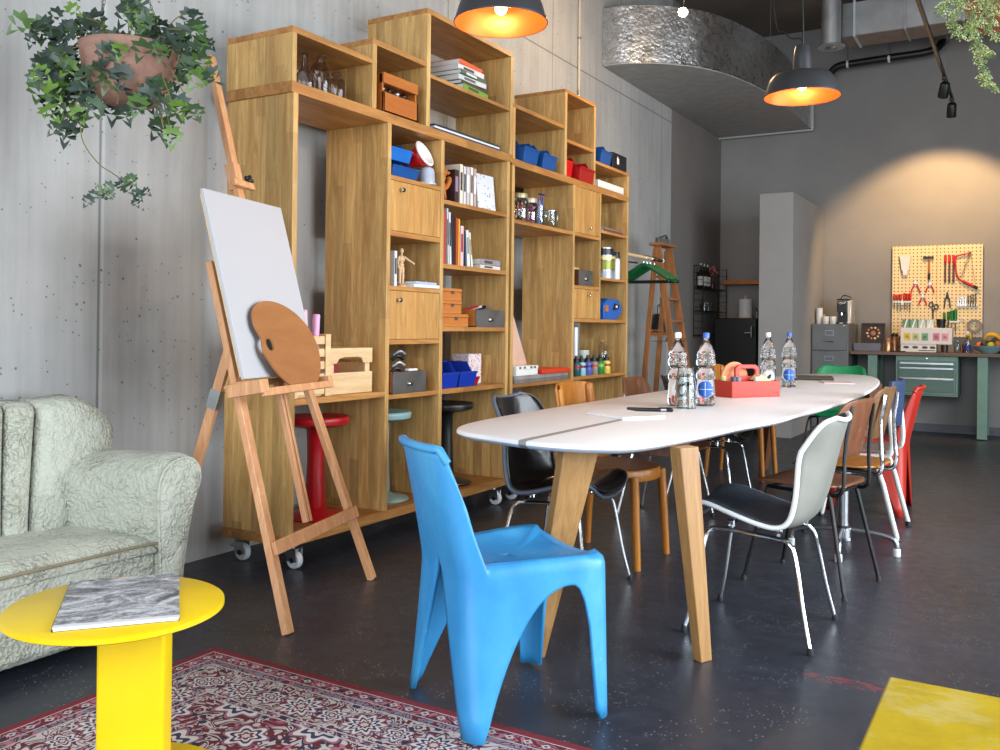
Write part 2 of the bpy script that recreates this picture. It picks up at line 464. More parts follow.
right = dict(side=[
    ('side_panel', (5.017,5.048,.165,2.150)), ('divider', (5.908,5.937,.165,2.150)), ('divider', (6.378,6.396,1.185,2.150)), ('side_panel', (6.912,6.942,.165,2.150)),
    ('side_panel', (5.019,5.049,2.196,2.522)), ('divider', (5.757,5.792,2.196,2.786)), ('divider', (6.250,6.282,2.196,2.786)), ('side_panel', (6.914,6.944,2.196,2.362))],
    shelf=[(5.017,6.945,.118,.165), (5.017,6.945,2.150,2.196), (5.019,5.757,2.522,2.548), (5.757,6.282,2.786,2.810), (5.792,6.250,2.437,2.461), (6.282,6.944,2.362,2.386),
    (5.048,5.908,1.786,1.812), (5.937,6.378,1.786,1.812), (6.396,6.912,1.850,1.870), (5.937,6.378,1.405,1.428), (6.396,6.912,1.488,1.508),
    (5.937,6.912,1.160,1.185), (5.048,5.908,.728,.752), (5.937,6.912,.736,.760)],
    door=[(5.937,6.378,1.812,2.150,6.18,1.86), (5.937,6.378,1.185,1.405,6.17,1.363)],
    caster=[(-2.93,5.12),(-3.24,5.12),(-2.93,6.85),(-3.24,6.85)])
shelf_unit('second honey oak shelving unit, lower, beside the green hangers', 5, 7, right)
# ------------------------------------------------------------------ the long table
def table():
    t = thing('conference_table', 'long white boat-shaped table with splayed oak legs in the middle of the room', 'table', (-1.40,5.3,0))
    L = TR((1.40,-5.3,0))
    out = [(-1.268,2.588),(-1.17,2.62),(-1.10,2.678),(-1.055,2.80),(-1.03,2.95),(-.998,3.15),(-.965,3.42),(-.905,3.87),(-.868,4.6),(-.852,5.2),(-.862,5.8),(-.905,6.5),(-.97,7.15),(-1.06,7.65),(-1.18,8.0),(-1.32,8.14),
           (-1.5,8.13),(-1.63,7.95),(-1.73,7.55),(-1.80,7.0),(-1.87,6.2),(-1.905,5.2),(-1.912,4.3),(-1.908,3.7),(-1.898,3.3),(-1.878,3.03),(-1.845,2.86),(-1.785,2.738),(-1.695,2.668),(-1.59,2.632),(-1.478,2.596),(-1.368,2.579)]
    poly = [(p.x,p.y) for p in cat(out, 5, True)]
    n = NT('table_laminate'); o = n.xyz()
    k = n.math('MULTIPLY', n.math('LESS_THAN', n.math('ABSOLUTE', n.math('SUBTRACT', o[0], -.033)), .016), n.math('LESS_THAN', o[1], -1.75))
    n.set(n.mix(k, lin((240,239,241)), lin((150,146,144))), .38)
    m = MB(); m.M = L; q = len(poly)
    def ins(d):
        r = []
        for i in range(q):
            a, b = V3((*poly[i-1],0)), V3((*poly[(i+1) % q],0)); e = (b-a).normalized(); r.append((poly[i][0]-e.y*d, poly[i][1]+e.x*d))
        return r
    rings = [(.022,.722),(.006,.731),(.0,.736),(.0,.743),(.003,.748),(.008,.75)]
    lay = [[(x,y,z) for x, y in ins(d)] for d, z in rings]
    vs = [v for l in lay for v in l]; fs = [tuple(reversed(range(q))), tuple((len(lay)-1)*q+i for i in range(q))]
    for k in range(len(lay)-1): fs += [(k*q+i, k*q+(i+1) % q, (k+1)*q+(i+1) % q, (k+1)*q+i) for i in range(q)]
    m.add(vs, fs); m.build('tabletop', n.m, t, ang=50)
    dk = M['brownwood']
    f = MB(); f.M = L
    f.box(-1.33,-1.25,3.0,7.4,.668,.722); f.box(-1.62,-1.54,3.0,7.4,.668,.722); f.box(-1.8,-1.05,7.15,7.24,.655,.722); f.box(-1.75,-1.05,3.05,3.13,.668,.722)
    f.build('frame', dk, t, .003)
    def leg(top, foot, wd, w0, h0, w1, h1, mat):
        b = MB(); b.M = L; top = V3(top); foot = V3(foot); wd = V3((wd[0],wd[1],0)).normalized()
        th = V3((-wd.y, wd.x, 0)); P = []
        for c, w, h in ((foot,w1,h1),(top,w0,h0)):
            for i, j in ((-1,-1),(1,-1),(1,1),(-1,1)): P.append(c+wd*(i*w/2)+th*(j*h/2))
        b.hexa(P).build('leg', mat, t, .003)
    leg((-1.017,2.965,.722), (-.957,3.005,0), (.45,.89), .085,.055,.052,.038, M['oak_leg'])
    leg((-1.292,2.72,.722), (-1.452,2.73,0), (.62,.78), .128,.05,.055,.04, M['oak_leg'])
    leg((-1.80,7.30,.722), (-1.86,7.36,0), (.8,-.6), .17,.055,.07,.045, dk)  # dark wood on the far legs puts the shade under the table into colour
    leg((-1.05,7.35,.722), (-.98,7.40,0), (.6,.8), .14,.055,.06,.045, dk)
table()
tag(MB().box(-.135,.135,-.105,.105,0,.012).build('paper_pad', M['white'], None, .002), 'small pad of white paper on the near end of the table', 'paper')
pp = bpy.data.objects['paper_pad']; pp.location = (-1.475,3.555,.75); pp.rotation_euler[2] = radians(-33)
def pen():
    t = thing('marker_pen', 'thick black marker pen lying beside the white paper pad', 'pen', (-1.47,3.82,.759), radians(22))
    b = MB(); b.M = Matrix.Rotation(pi/2,4,'Y'); b.lathe([(0,-.10),(.006,-.10),(.0085,-.096),(.0085,.03),(.0078,.032)], 14); b.build('barrel', M['black'], t)
    c = MB(); c.M = Matrix.Rotation(pi/2,4,'Y'); c.lathe([(.0078,.03),(.009,.032),(.009,.098),(.005,.104),(0,.104)], 14); c.box(-.0115,-.009,-.002,.002,.04,.095); c.build('cap', M['blackmetal'], t)
    g = MB(); g.M = Matrix.Rotation(pi/2,4,'Y'); g.lathe([(.0092,.05),(.0093,.052),(.0093,.072),(.0092,.074)], 14); g.build('band', M['steel'], t)
pen()

# ------------------------------------------------------------------ moulded plastic chairs with arched legs
def bofinger(name, label, loc, rz, mat, group=None):
    n = 112; pts = []
    nf, nr = 6.5, 10.0; kf, kr = 2**(-1/nf), 2**(-1/nr); Q = 240
    o_ = lambda t, m: (1-abs(t)**m)**(1/m)
    for i in range(Q): t = -kf+2*kf*i/Q; pts.append((o_(t,nf), t))
    for i in range(Q): t = kf*(1-i/Q); pts.append((t, o_(t,nf)))
    for i in range(Q): t = -kr*i/Q; pts.append((t, o_(t,nr)))
    for i in range(Q): t = kr-2*kr*i/Q; pts.append((-o_(t,nr), t))
    for i in range(Q): t = -kr*(1-i/Q); pts.append((t, -o_(t,nr)))
    for i in range(Q): t = kf*i/Q; pts.append((t, -o_(t,nf)))
    K = len(pts)
    L = [0]
    for i in range(K): p, q = pts[i], pts[(i+1) % K]; L.append(L[-1]+sqrt((p[0]-q[0])**2+(p[1]-q[1])**2))
    cols = []; j = 0
    for i in range(n):
        d = L[-1]*i/n
        while L[j+1] < d: j += 1
        cols.append(pts[j % K])
    def xy(c, z):
        cx, cy = c; k = min(max(z/.772,0),1)
        back = .228+.012*max(0,(.46-z)/.46)-.012 + max(0,z-.42)*.19
        front = .236-.008*k
        x = cx*(back if cx < 0 else front)
        hr = .252-.095*k**.8-.022*sin(pi*k); hf = .256-.026*k
        w = (cx+1)/2
        y = cy*(hr*(1-w)+hf*w)
        if cx < -.75:
            q = (-.75-cx)/.25; q = q*q*(3-2*q); x -= .022*(1-cy*cy)*max(0,min(1,(z-.4)/.37))*q
        return x, y
    def zlow(c):
        cx, cy = c
        if cx < -.985:
            t = abs(cy)/.72; return .445*max(0,1-t**1.25)**.9
        if cx > .985:
            t = abs(cy)/.74; return .375*max(0,1-t**3.5)**.5
        if abs(cy) > .97:
            p = (cx+.80)/1.52
            if p <= 0 or p >= 1: return 0
            return .385*((1-(1-p/.80)**2.0) if p < .80 else sqrt(max(0,1-((p-.80)/.20)**2.4)))
        return 0
    def ztop(c):
        cx, cy = c
        if cx > .97: return .468-.03*(1-cy*cy)
        seat = .452+.014*(cx+1)/2
        if cx < -.70:
            return min(.772, seat+(.772-seat)*min(1,((-.70-cx)/.27))**.85)
        return seat
    m = MB(); nz = 22
    def skirt(u, v):
        c = cols[int(round(u*n)) % n]; zl = zlow(c); zt = ztop(c); z = zl+(zt-zl)*v**.8
        x, y = xy(c, z)
        if zt < .6:
            k = max(0, (z-(zt-.04))/.04); q = .022*(1-sqrt(max(0,1-k*k)))
            x -= q*c[0]*(1 if c[0] > 0 else .2); y -= q*c[1]
        return (x, y, z)
    m.grid(skirt, n, nz, cu=True)
    def seat(u, v):
        c = cols[int(round(u*n)) % n]; k = .02+.98*v
        zr = min(ztop(c), .452+.014*(c[0]+1)/2) if c[0] <= .97 else ztop(c)
        if c[0] < -.70: zr = .448
        x, y = xy(c, zr)
        zc = .428-.012*c[0]*k
        g = min(1, abs(c[0])*(.9 if c[0] > 0 else .2)+abs(c[1])); f = 1-.022*g/.23
        return (x*k*f, y*k*f, zc+(zr-zc)*k**2.2)
    m.grid(seat, n, 10, cu=True)
    t = m.build(name, mat, None, ang=70, solid=-.013)
    t.location = loc; t.rotation_euler[2] = rz; tag(t, label, 'chair', group)
    rim = [c for c in cols if c[0] < -.93]
    rim.sort(key=lambda c: c[1])
    r = MB(); r.tube([xy(c, ztop(c))+(ztop(c)+.002,) for c in rim if ztop(c) > .6], .0125, 8)
    r.build('rim', mat, t, ang=70)
    return t
def worn(name, c1, c2, c3, rough=.42):
    n = NT(name); f = n.noise(3.2, n.mapn((1,1,.5)), 6, .65); g = n.noise(26, None, 5, .75)
    c = n.ramp(f, [(.3,c1),(.55,c2),(.75,c3)])
    n.set(n.mix(n.math('MULTIPLY', n.math('GREATER_THAN', g, .69), .35), c, lin(tuple(min(255,x+40) for x in c3))), n.ramp(g, [(.3,(.34,.34,.34)),(.7,(.5,.5,.5))]))
    return n.m
bofinger('plastic_chair', 'sky blue one-piece plastic chair with arched legs at the near table end', (-1.354,2.357,.0095), atan2(.836,.548), worn('worn_blue', (38,124,188), (58,146,202), (92,172,214)))
bofinger('plastic_chair', 'red one-piece plastic chair behind the white-framed blue chair', (-.89,6.17,0), pi, worn('worn_red', (158,30,18), (176,40,24), (188,54,34)))

# ------------------------------------------------------------------ shell chairs
def shell_fn(wk=1.0, inset=0.0, off=0.0, v0=0.0, v1=1.0):
    prof = cat([(.225,.408),(.205,.436),(.15,.446),(.06,.426),(-.04,.404),(-.13,.402),(-.190,.436),(-.228,.515),(-.254,.61),(-.276,.70),(-.296,.777),(-.302,.800)], 6)
    hw = [.165,.198,.214,.222,.226,.226,.223,.220,.215,.206,.190,.165]
    n = len(prof)-1
    def fn(u, v):
        v = v0+(v1-v0)*v
        f = v*n; i = min(int(f), n-1); k = f-i; p = prof[i]*(1-k)+prof[i+1]*k
        d = (prof[min(i+1,n)]-prof[i]).normalized(); nx, nz = d.y, -d.x
        g = v*(len(hw)-1); a = min(int(g), len(hw)-2); w = (hw[a]*(1-(g-a))+hw[a+1]*(g-a))*wk-inset
        w *= 1-.30*max(0,(v-.84)/.16)**2.2
        s_ = 2*u-1
        e = abs(s_)**2.6
        # the side edges curl up along the seat and forward along the back
        cz = .034*e*max(0,1-v*1.6)+.012*e; cx = .088*e*max(0,min(1,(v-.35)*2.4))
        if v > .8: cx *= (1-(v-.8)*4)
        if off: off_ = off+.020*(1-e)*max(0,min(1,(.52-v)*6))
        else: off_ = 0
        return (p.x+cx+off_*nx, s_*w, p.y+cz+off_*nz)
    return fn
def fourleg(t, mat, lx=.225, ly=.225, top=.385, r=.0085):
    for s_ in (-1,1):
        pts = cat([(lx,s_*ly,.008),(lx-.028,s_*(ly-.022),.14),(lx-.058,s_*(ly-.045),top-.06),(lx-.075,s_*(ly-.055),top-.012),(lx-.11,s_*(ly-.058),top),
                   (-lx+.13,s_*(ly-.058),top-.012),(-lx+.085,s_*(ly-.052),top-.028),(-lx+.062,s_*(ly-.045),top-.075),(-lx+.03,s_*(ly-.022),.14),(-lx,s_*ly,.008)], 5)
        lg = MB().tube(pts, r, 10).build('leg_frame', mat, t)
        for x in (lx,-lx): MB().lathe([(0,0),(.011,0),(.012,.006),(.0105,.022),(.009,.026)], 12, (x,s_*ly,0)).build('glide', M['rubber'], lg)
    b = MB()
    for x in (.09,-.10): b.tube([(x,-(ly-.058),top+.001),(x*.9,-.07,top+.012),(x*.9,.07,top+.012),(x,(ly-.058),top+.001)], .007, 8)
    for x in (.085,-.09):
        for y in (-.12,.12): b.lathe([(.014,0),(.014,.022)], 10, (x,y,top+.004))
    b.build('spreader', mat, t)
def shell_chair(label, loc, rz, shell, pad, edge=None, legs=None, group=None):
    t = thing('shell_chair', label, 'chair', loc, rz, group)
    MB().grid(shell_fn(), 18, 60).build('shell', shell, t, ang=80, solid=-.009)
    if pad: MB().grid(shell_fn(1, .012, .012, .03, .985), 18, 56).build('upholstery', pad, t, ang=80, solid=.010)
    fn = shell_fn(1.0)
    rim = [fn(0,v/40) for v in range(41)]+[fn(u/10,1) for u in range(1,10)]+[fn(1,1-v/40) for v in range(41)]+[fn(1-u/10,0) for u in range(1,10)]
    MB().tube(rim, .0095, 6, closed=True).build('edge', edge or shell, t, ang=80)
    fourleg(t, legs or M['chrome'])
    return t
M['greyshell'] = plain((132,131,123), .45, 0, .04)
navy = NT('navy_fabric'); navy.set(navy.ramp(navy.noise(40, None, 3), [(.3,(40,46,58)),(.7,(54,62,76))]), .85); navy.bump(navy.noise(220), .2, .002)
leather = NT('black_leather'); leather.set(leather.ramp(leather.noise(5, None, 4), [(.3,(16,15,15)),(.7,(30,27,26))]), .24); leather.bump(leather.noise(12, None, 3, .5, .8), .25, .006)
shell_chair('light grey shell chair with navy seat, nearest the camera on the right of the table', (-.88,3.47,0), pi, M['greyshell'], navy.m, plain((222,224,224), .4, 0, 0))
shell_chair('black leather shell chair with steel blue edge, nearest on the shelf side', (-1.765,3.56,0), 0, plain((30,32,36), .4, 0, .05), leather.m, plain((80,90,106), .4, 0, .05))
greenp = plain((18,140,84), .45, 0, .06)
shell_chair('green plastic shell chair at the far end of the table', (-1.45,8.06,0), -pi/2-.06, greenp, None, greenp, M['blackmetal'])
shell_chair('black shell chair tucked in behind the water bottles, far shelf side', (-1.79,5.72,0), 0, M['black'], leather.m, M['black'])

# ------------------------------------------------------------------ bentwood chair with a round seat
def bentwood(label, loc, rz, back, seatm, legm, group=None):
    t = thing('wooden_chair', label, 'chair', loc, rz, group)
    s_ = MB(); s_.lathe([(0,.446),(.12,.444),(.20,.451),(.225,.455),(.233,.45)], 40); s_.build('seat', seatm, t, ang=60)
    MB().lathe([(.205,.398),(.232,.398),(.236,.403),(.236,.446),(.231,.452)], 40).build('seat_rim', legm, t, ang=40)
    for x, y in ((.2,-.18),(.2,.18)):
        MB().tube([(x*.95,y*.98,.425),(x*1.0,y*1.02,.25),(x*1.08,y*1.06,0)], [.022,.021,.017], 12).build('leg', legm, t)
    for y in (-.175,.175):
        pts = cat([(-.215,y*1.12,0),(-.20,y*1.03,.22),(-.18,y*.97,.42),(-.185,y*.96,.62),(-.205,y*.98,.80),(-.21,y,.82)], 4)
        MB().tube(pts, [.014+.006*min(1,i/6) for i in range(len(pts))], 10).build('leg', legm, t)
    def bk(u, v):
        y = (u-.5)*.42; z = .61+.235*v; top = .018*(1-abs(2*u-1)**6)-.018
        return (-.172-.12*(z-.615)-.05*(1-(2*u-1)**2), y, z+top*v)
    MB().grid(bk, 16, 8).build('backrest', back, t, ang=60, solid=.012, bevel=.003)
    return t
bentwood('honey wood chair with round seat and broad curved backrest, shelf side', (-1.785,4.135,0), 0, M['honey'], M['seatwood'], M['honey'])
bentwood('orange wood chair half hidden behind the red desk caddy', (-1.93,6.95,0), 0, M['honey'], M['seatwood'], M['honey'])

# ------------------------------------------------------------------ plywood chairs
ply = wood('plywood_brown', (92,54,34), (134,84,56), 'z', None, rough=.35)
plyseat = wood('plywood_seat', (92,54,34), (134,84,56), 'x', None, rough=.3)
def panel(w, h, r, bend, tilt, base, mat, name, parent, thick=.010):
    """rounded plywood panel; local plane y (width) / z (height) with a sideways bend"""
    pol = rrect(w, h, r, 6); n = len(pol)
    m = MB()
    def P(k, a):
        y, z = pol[k % n]; y *= a; z *= a
        return (base[0]-bend*(1-(2*y/w)**2)*1.0-tilt*z, base[1]+y, base[2]+z)
    m.grid(lambda u, v: P(int(round(u*n)), .02+.98*v), n, 6, cu=True)
    return m.build(name, mat, parent, ang=60, solid=thick, bevel=.002)
def seatpanel(w, d, r, base, mat, parent, dip=.012, thick=.011):
    pol = rrect(d, w, r, 6); n = len(pol); m = MB()
    def P(k, a):
        x, y = pol[k % n]; x *= a; y *= a
        e = max(0, x/(d/2)-.45)
        return (base[0]+x, base[1]+y, base[2]-dip*(1-(2*y/w)**2)-.06*e*e+.02*max(0,-x/(d/2)-.6))
    m.grid(lambda u, v: P(int(round(u*n)), .02+.98*v), n, 7, cu=True)
    return m.build('seat', mat, parent, ang=60, solid=thick, bevel=.002)
def ply_chair(label, loc, rz, frame, bmat, smat, group=None):
    t = thing('plywood_chair', label, 'chair', loc, rz, group)
    seatpanel(.40,.42,.10,(.01,0,.452), smat, t)
    panel(.40,.255,.09,.035,.24,(-.175,0,.700), bmat, 'backrest', t)
    for s_ in (-1,1):
        y = s_*.15
        MB().tube(cat([(-.233,y*.8,.80),(-.229,y*.83,.77),(-.216,y*.88,.69),(-.208,y*.93,.58),(-.208,y*.97,.48),(-.195,y*.99,.430),(-.15,y,.418),(.0,y,.42),(.13,y,.425)], 5), .0085, 8).build('back_support', frame, t)
        for x0, x1 in ((.13,.215),(-.15,-.235)):
            l = MB().tube([(x0,y,.42),(x1,y*1.33,.012)], .009, 10).build('leg', frame, t)
            MB().lathe([(0,0),(.011,0),(.011,.02),(.009,.024)], 10, (x1,y*1.33,0)).build('glide', M['rubber'], l)
    for x in (.13,-.15): MB().tube([(x,-.15,.42),(x,.15,.42)], .008, 8).build('crossbar', frame, t)
    return t
ply_chair('brown plywood chair with slim black steel legs, second from the front on the right', (-.86,4.22,0), pi-.2, M['blackmetal'], ply, plyseat)
ply_chair('dark brown plywood chair with chrome legs beside the honey wood chair', (-1.86,5.13,-.0), 0, M['chrome'], M['brownwood'], M['brownwood'])
def swivel_chair():
    t = thing('swivel_chair', 'brown plywood chair on a white four-star pedestal base, right of the table', 'chair', (-.83,4.88,0), pi-.12)
    seatpanel(.41,.42,.10,(.01,0,.455), M['honey'], t)
    panel(.40,.255,.09,.035,.24,(-.160,0,.715), wood('plywood_olive', (96,66,38), (138,98,62), 'z', None, rough=.35), 'backrest', t)
    for s_ in (-1,1):
        MB().tube(cat([(-.227,s_*.115,.81),(-.220,s_*.12,.75),(-.210,s_*.125,.68),(-.215,s_*.13,.55),(-.22,s_*.13,.47),(-.20,s_*.13,.425),(-.14,s_*.12,.425),(.05,s_*.10,.43)], 5), .011, 10).build('back_support', M['chrome'], t)
    MB().lathe([(0,.43),(.05,.43),(.05,.40),(.026,.39),(.026,.13),(.04,.12),(.04,.07),(0,.07)], 20).box(-.12,.12,-.11,.11,.428,.436).build('pedestal', M['steel'], t)
    for k in range(4):
        a = radians(12+90*k); c, s_ = cos(a), sin(a)
        pts = cat([(c*.03,s_*.03,.112),(c*.14,s_*.14,.105),(c*.225,s_*.225,.088),(c*.25,s_*.25,.06),(c*.252,s_*.252,.03)], 4)
        l = MB().tube(pts, .0125, 10).build('base_arm', M['steel'], t)
        MB().lathe([(0,0),(.017,0),(.018,.004),(.018,.034),(.014,.038),(0,.038)], 14, (c*.252,s_*.252,0)).build('glide', M['whitemetal'], l)
swivel_chair()
def tube_chair():
    t = thing('tubular_chair', 'white tubular steel chair with dark blue sling backrest, in front of the red chair', 'chair', (-.86,5.47,0), pi)
    wm = plain((206,208,204), .35, 0, .03)
    seatpanel(.44,.43,.06,(.0,0,.462), plain((120,104,96), .6, 0, .06), t)
    nb = plain((38,56,92), .55, 0, .08)
    for s_ in (-1,1):
        y = s_*.235
        MB().tube(cat([(.235,y*1.02,.012),(.19,y,.25),(.165,y,.40),(.13,y,.440),(-.10,y,.445),(-.19,y,.45),(-.212,y,.50),(-.208,y,.60),(-.190,y,.74),(-.186,y,.82)], 5), .0135, 10).build('side_tube', wm, t)
        l = MB().tube([(-.12,y,.44),(-.17,y,.30),(-.245,y*1.05,.012)], .0135, 10).build('leg', wm, t)
        for x in (.235,-.245): MB().lathe([(0,0),(.016,0),(.016,.022),(.013,.026)], 12, (x,y*1.03,0)).build('glide', M['rubber'], l)
    for x in (.13,-.12): MB().tube([(x,-.235,.44),(x,.235,.44)], .012, 8).build('crossbar', wm, t)
    def bk(u, v):
        z = .60+.25*v; w = .235-(.03*max(0,v-.8)*5)
        return (-.172-.02*(z-.60)/.25-.035*(1-(2*u-1)**2), (u-.5)*2*w, z)
    MB().grid(bk, 14, 8).build('backrest', nb, t, ang=60, solid=.02, bevel=.004)
tube_chair()
# ------------------------------------------------------------------ upholstered sofa by the left wall
def embossed():
    n = NT('embossed_sofa_fabric')
    wob = n.n('ShaderNodeTexNoise'); wob.inputs['Scale'].default_value = 16; wob.inputs['Detail'].default_value = 2; n.l(n.obj, wob.inputs['Vector'])
    vm = n.n('ShaderNodeVectorMath', operation='SCALE'); n.l(wob.outputs['Color'], vm.inputs[0]); vm.inputs['Scale'].default_value = .05
    va = n.n('ShaderNodeVectorMath', operation='ADD'); n.l(n.obj, va.inputs[0]); n.l(vm.outputs[0], va.inputs[1])
    v1 = n.voro(36, va.outputs[0], 'SMOOTH_F1'); v2 = n.voro(80, va.outputs[0], 'F1')
    st = n.noise(90, n.mapn((1,1,.3), va.outputs[0]), 2, .5)
    pm = n.ramp(n.noise(6, None, 2), [(.36,(.4,.4,.4)),(.62,(1.,1.,1.))])
    h = n.math('MULTIPLY', n.math('ADD', n.math('MULTIPLY', v1, .8), n.math('ADD', n.math('MULTIPLY', v2, .5), n.math('MULTIPLY', st, .35))), pm)
    c = n.ramp(n.math('MULTIPLY', v2, pm), [(.0,(182,184,170)),(.5,(172,173,158)),(.9,(148,148,130))])
    n.set(c, .62); n.b.inputs['Sheen Weight'].default_value = .15
    n.bump(h, 1.0, .018)
    return n.m
M['sofa'] = embossed()
M['piping'] = plain((132,122,98), .8, 0, .05)
def sofa():
    t = thing('sofa', 'pale green embossed sofa with channelled back and rolled arms against the concrete wall', 'sofa', (-3.0,1.6,0))
    L = TR((3.0,-1.6,0)); fab = M['sofa']
    b = MB(); b.M = L; b.box(-3.22,-2.70,.78,2.20,.045,.335); b.build('base', fab, t, .03, bseg=3)
    # seat: domed top, rolled front edge
    s = MB(); s.M = L
    def seat(u, v):
        x = -3.2+.515*v; y = .76+1.43*u
        e = (2*u-1); dome = .035*(1-e**8)*(1-(2*v-1)**6)
        fr = max(0, (v-.86)/.14)
        return (x-.0*fr, y, .345+dome-.035*fr*fr)
    s.grid(seat, 40, 16); s.build('seat', fab, t, ang=80, solid=-.03)
    pz = MB(); pz.M = L; pz.tube([(-2.682,.78,.338),(-2.676,.9,.342),(-2.676,1.5,.344),(-2.676,2.08,.342),(-2.684,2.175,.336)], .0055, 8); pz.build('piping', M['piping'], t)
    # back: channels fanning out towards the top, the last one a rounded wing
    ysb = [1.50,1.61,1.72,1.83,1.925,2.03]; yst = [1.50,1.630,1.757,1.885,2.005,2.275]
    ys0 = [3.0-y for y in reversed(ysb)]+ysb[1:]; ys1 = [3.0-y for y in reversed(yst)]+yst[1:]; nk = len(ys0)-1
    tops = [.868,.842,.85,.852,.852,.852,.852,.852,.85,.842,.868]
    for k in range(nk):
        m = MB(); m.M = L
        def ch(u, v, k=k):
            a = ys0[k]+(ys0[k+1]-ys0[k])*u; c = ys1[k]+(ys1[k+1]-ys1[k])*u
            zt = tops[k]*(1-u)+tops[k+1]*u
            w = u if k == nk-1 else (1-u if k == 0 else 0)
            if w or k in (0,nk-1): zt = .872-.085*max(0,w-.40)**2/.36-.028*(1-w)
            z = .33+(zt-.33)*v
            f = v**1.15; y = a+(c-a)*f
            if k in (0,nk-1):
                yi = (ysb[4]+(yst[4]-ysb[4])*f); yo = 2.04+.285*sin(pi/2*min(1,v*1.22))-.055*max(0,(v-.80)/.2)**2
                y = yi+(yo-yi)*w
                if k == 0: y = 3.0-y
            bulge = .040*(1-(2*u-1)**4)**.6*(.55+.45*v)
            if k in (0,nk-1): bulge = .045*(1-max(0,(w-.25)/.75)**2.2)*(1-max(0,(.2-w)/.2)**4)
            x = -3.06-.10*v+bulge
            top = max(0,(v-.90)/.10); x -= .09*top*top; z += -.012*top**3
            return (x, y, z)
        m.grid(ch, 14, 30); m.build('back_channel', fab, t, ang=80, solid=-.07)
    # arms: rolled top, flaring towards the front
    sec = [(2.175,.05),(2.178,.25),(2.168,.42),(2.165,.52),(2.178,.585),(2.215,.628),(2.27,.645),(2.325,.638),(2.36,.605),(2.368,.56),(2.350,.51),(2.325,.44),(2.295,.30),(2.28,.18),(2.275,.05)]
    sp = [(p.x,p.y) for p in cat(sec, 4)]
    for side in (0,1):
        f = (lambda y: y) if side == 0 else (lambda y: 3.0-y-.045)
        a = MB(); a.M = L
        def arm(u, v):
            i = int(round(u*(len(sp)-1))); y, z = sp[i]
            x = -3.24+.555*v; k = max(0,(v-.88)/.12)
            sh = 1-.10*k*k
            yy = 2.262+(y-2.262)*sh*(.94+.06*v); yy -= max(0,2.30-yy)/.13*.17*(1-v)**1.2; zz = .05+(z-.05)*(.955+.045*v)-(.015*k*k if z > .5 else 0)
            return (x, f(yy), zz)
        a.grid(arm, len(sp)-1, 24); ao = a.build('arm', fab, t, ang=80)
        cp = MB(); cp.M = L
        n = len(sp)
        def capf(u, v):
            i = int(round(u*n)) % n; y, z = sp[i]; q = .02+.98*v
            yy = 2.258+(y-2.258)*.90*q; zz = .33+(z-.33)*.955*q-.008
            return (-2.676+.016*(1-q**3), f(yy), zz)
        cp.grid(capf, n, 8, cu=True); cp.build('arm_panel', fab, ao, ang=80)
        e = MB(); e.M = L; e.tube([(-2.678, f(2.258+(y-2.258)*.91), .33+(z-.33)*.962-.008) for y, z in sp], .006, 6); e.build('arm_piping', fab, ao)
    for x in (-3.2,-2.76):
        for y in (.85,2.16):
            g = MB(); g.M = L; g.lathe([(.022,0),(.03,.05)], 12, (x,y,0)); g.build('foot', M['brownwood'], t)
sofa()

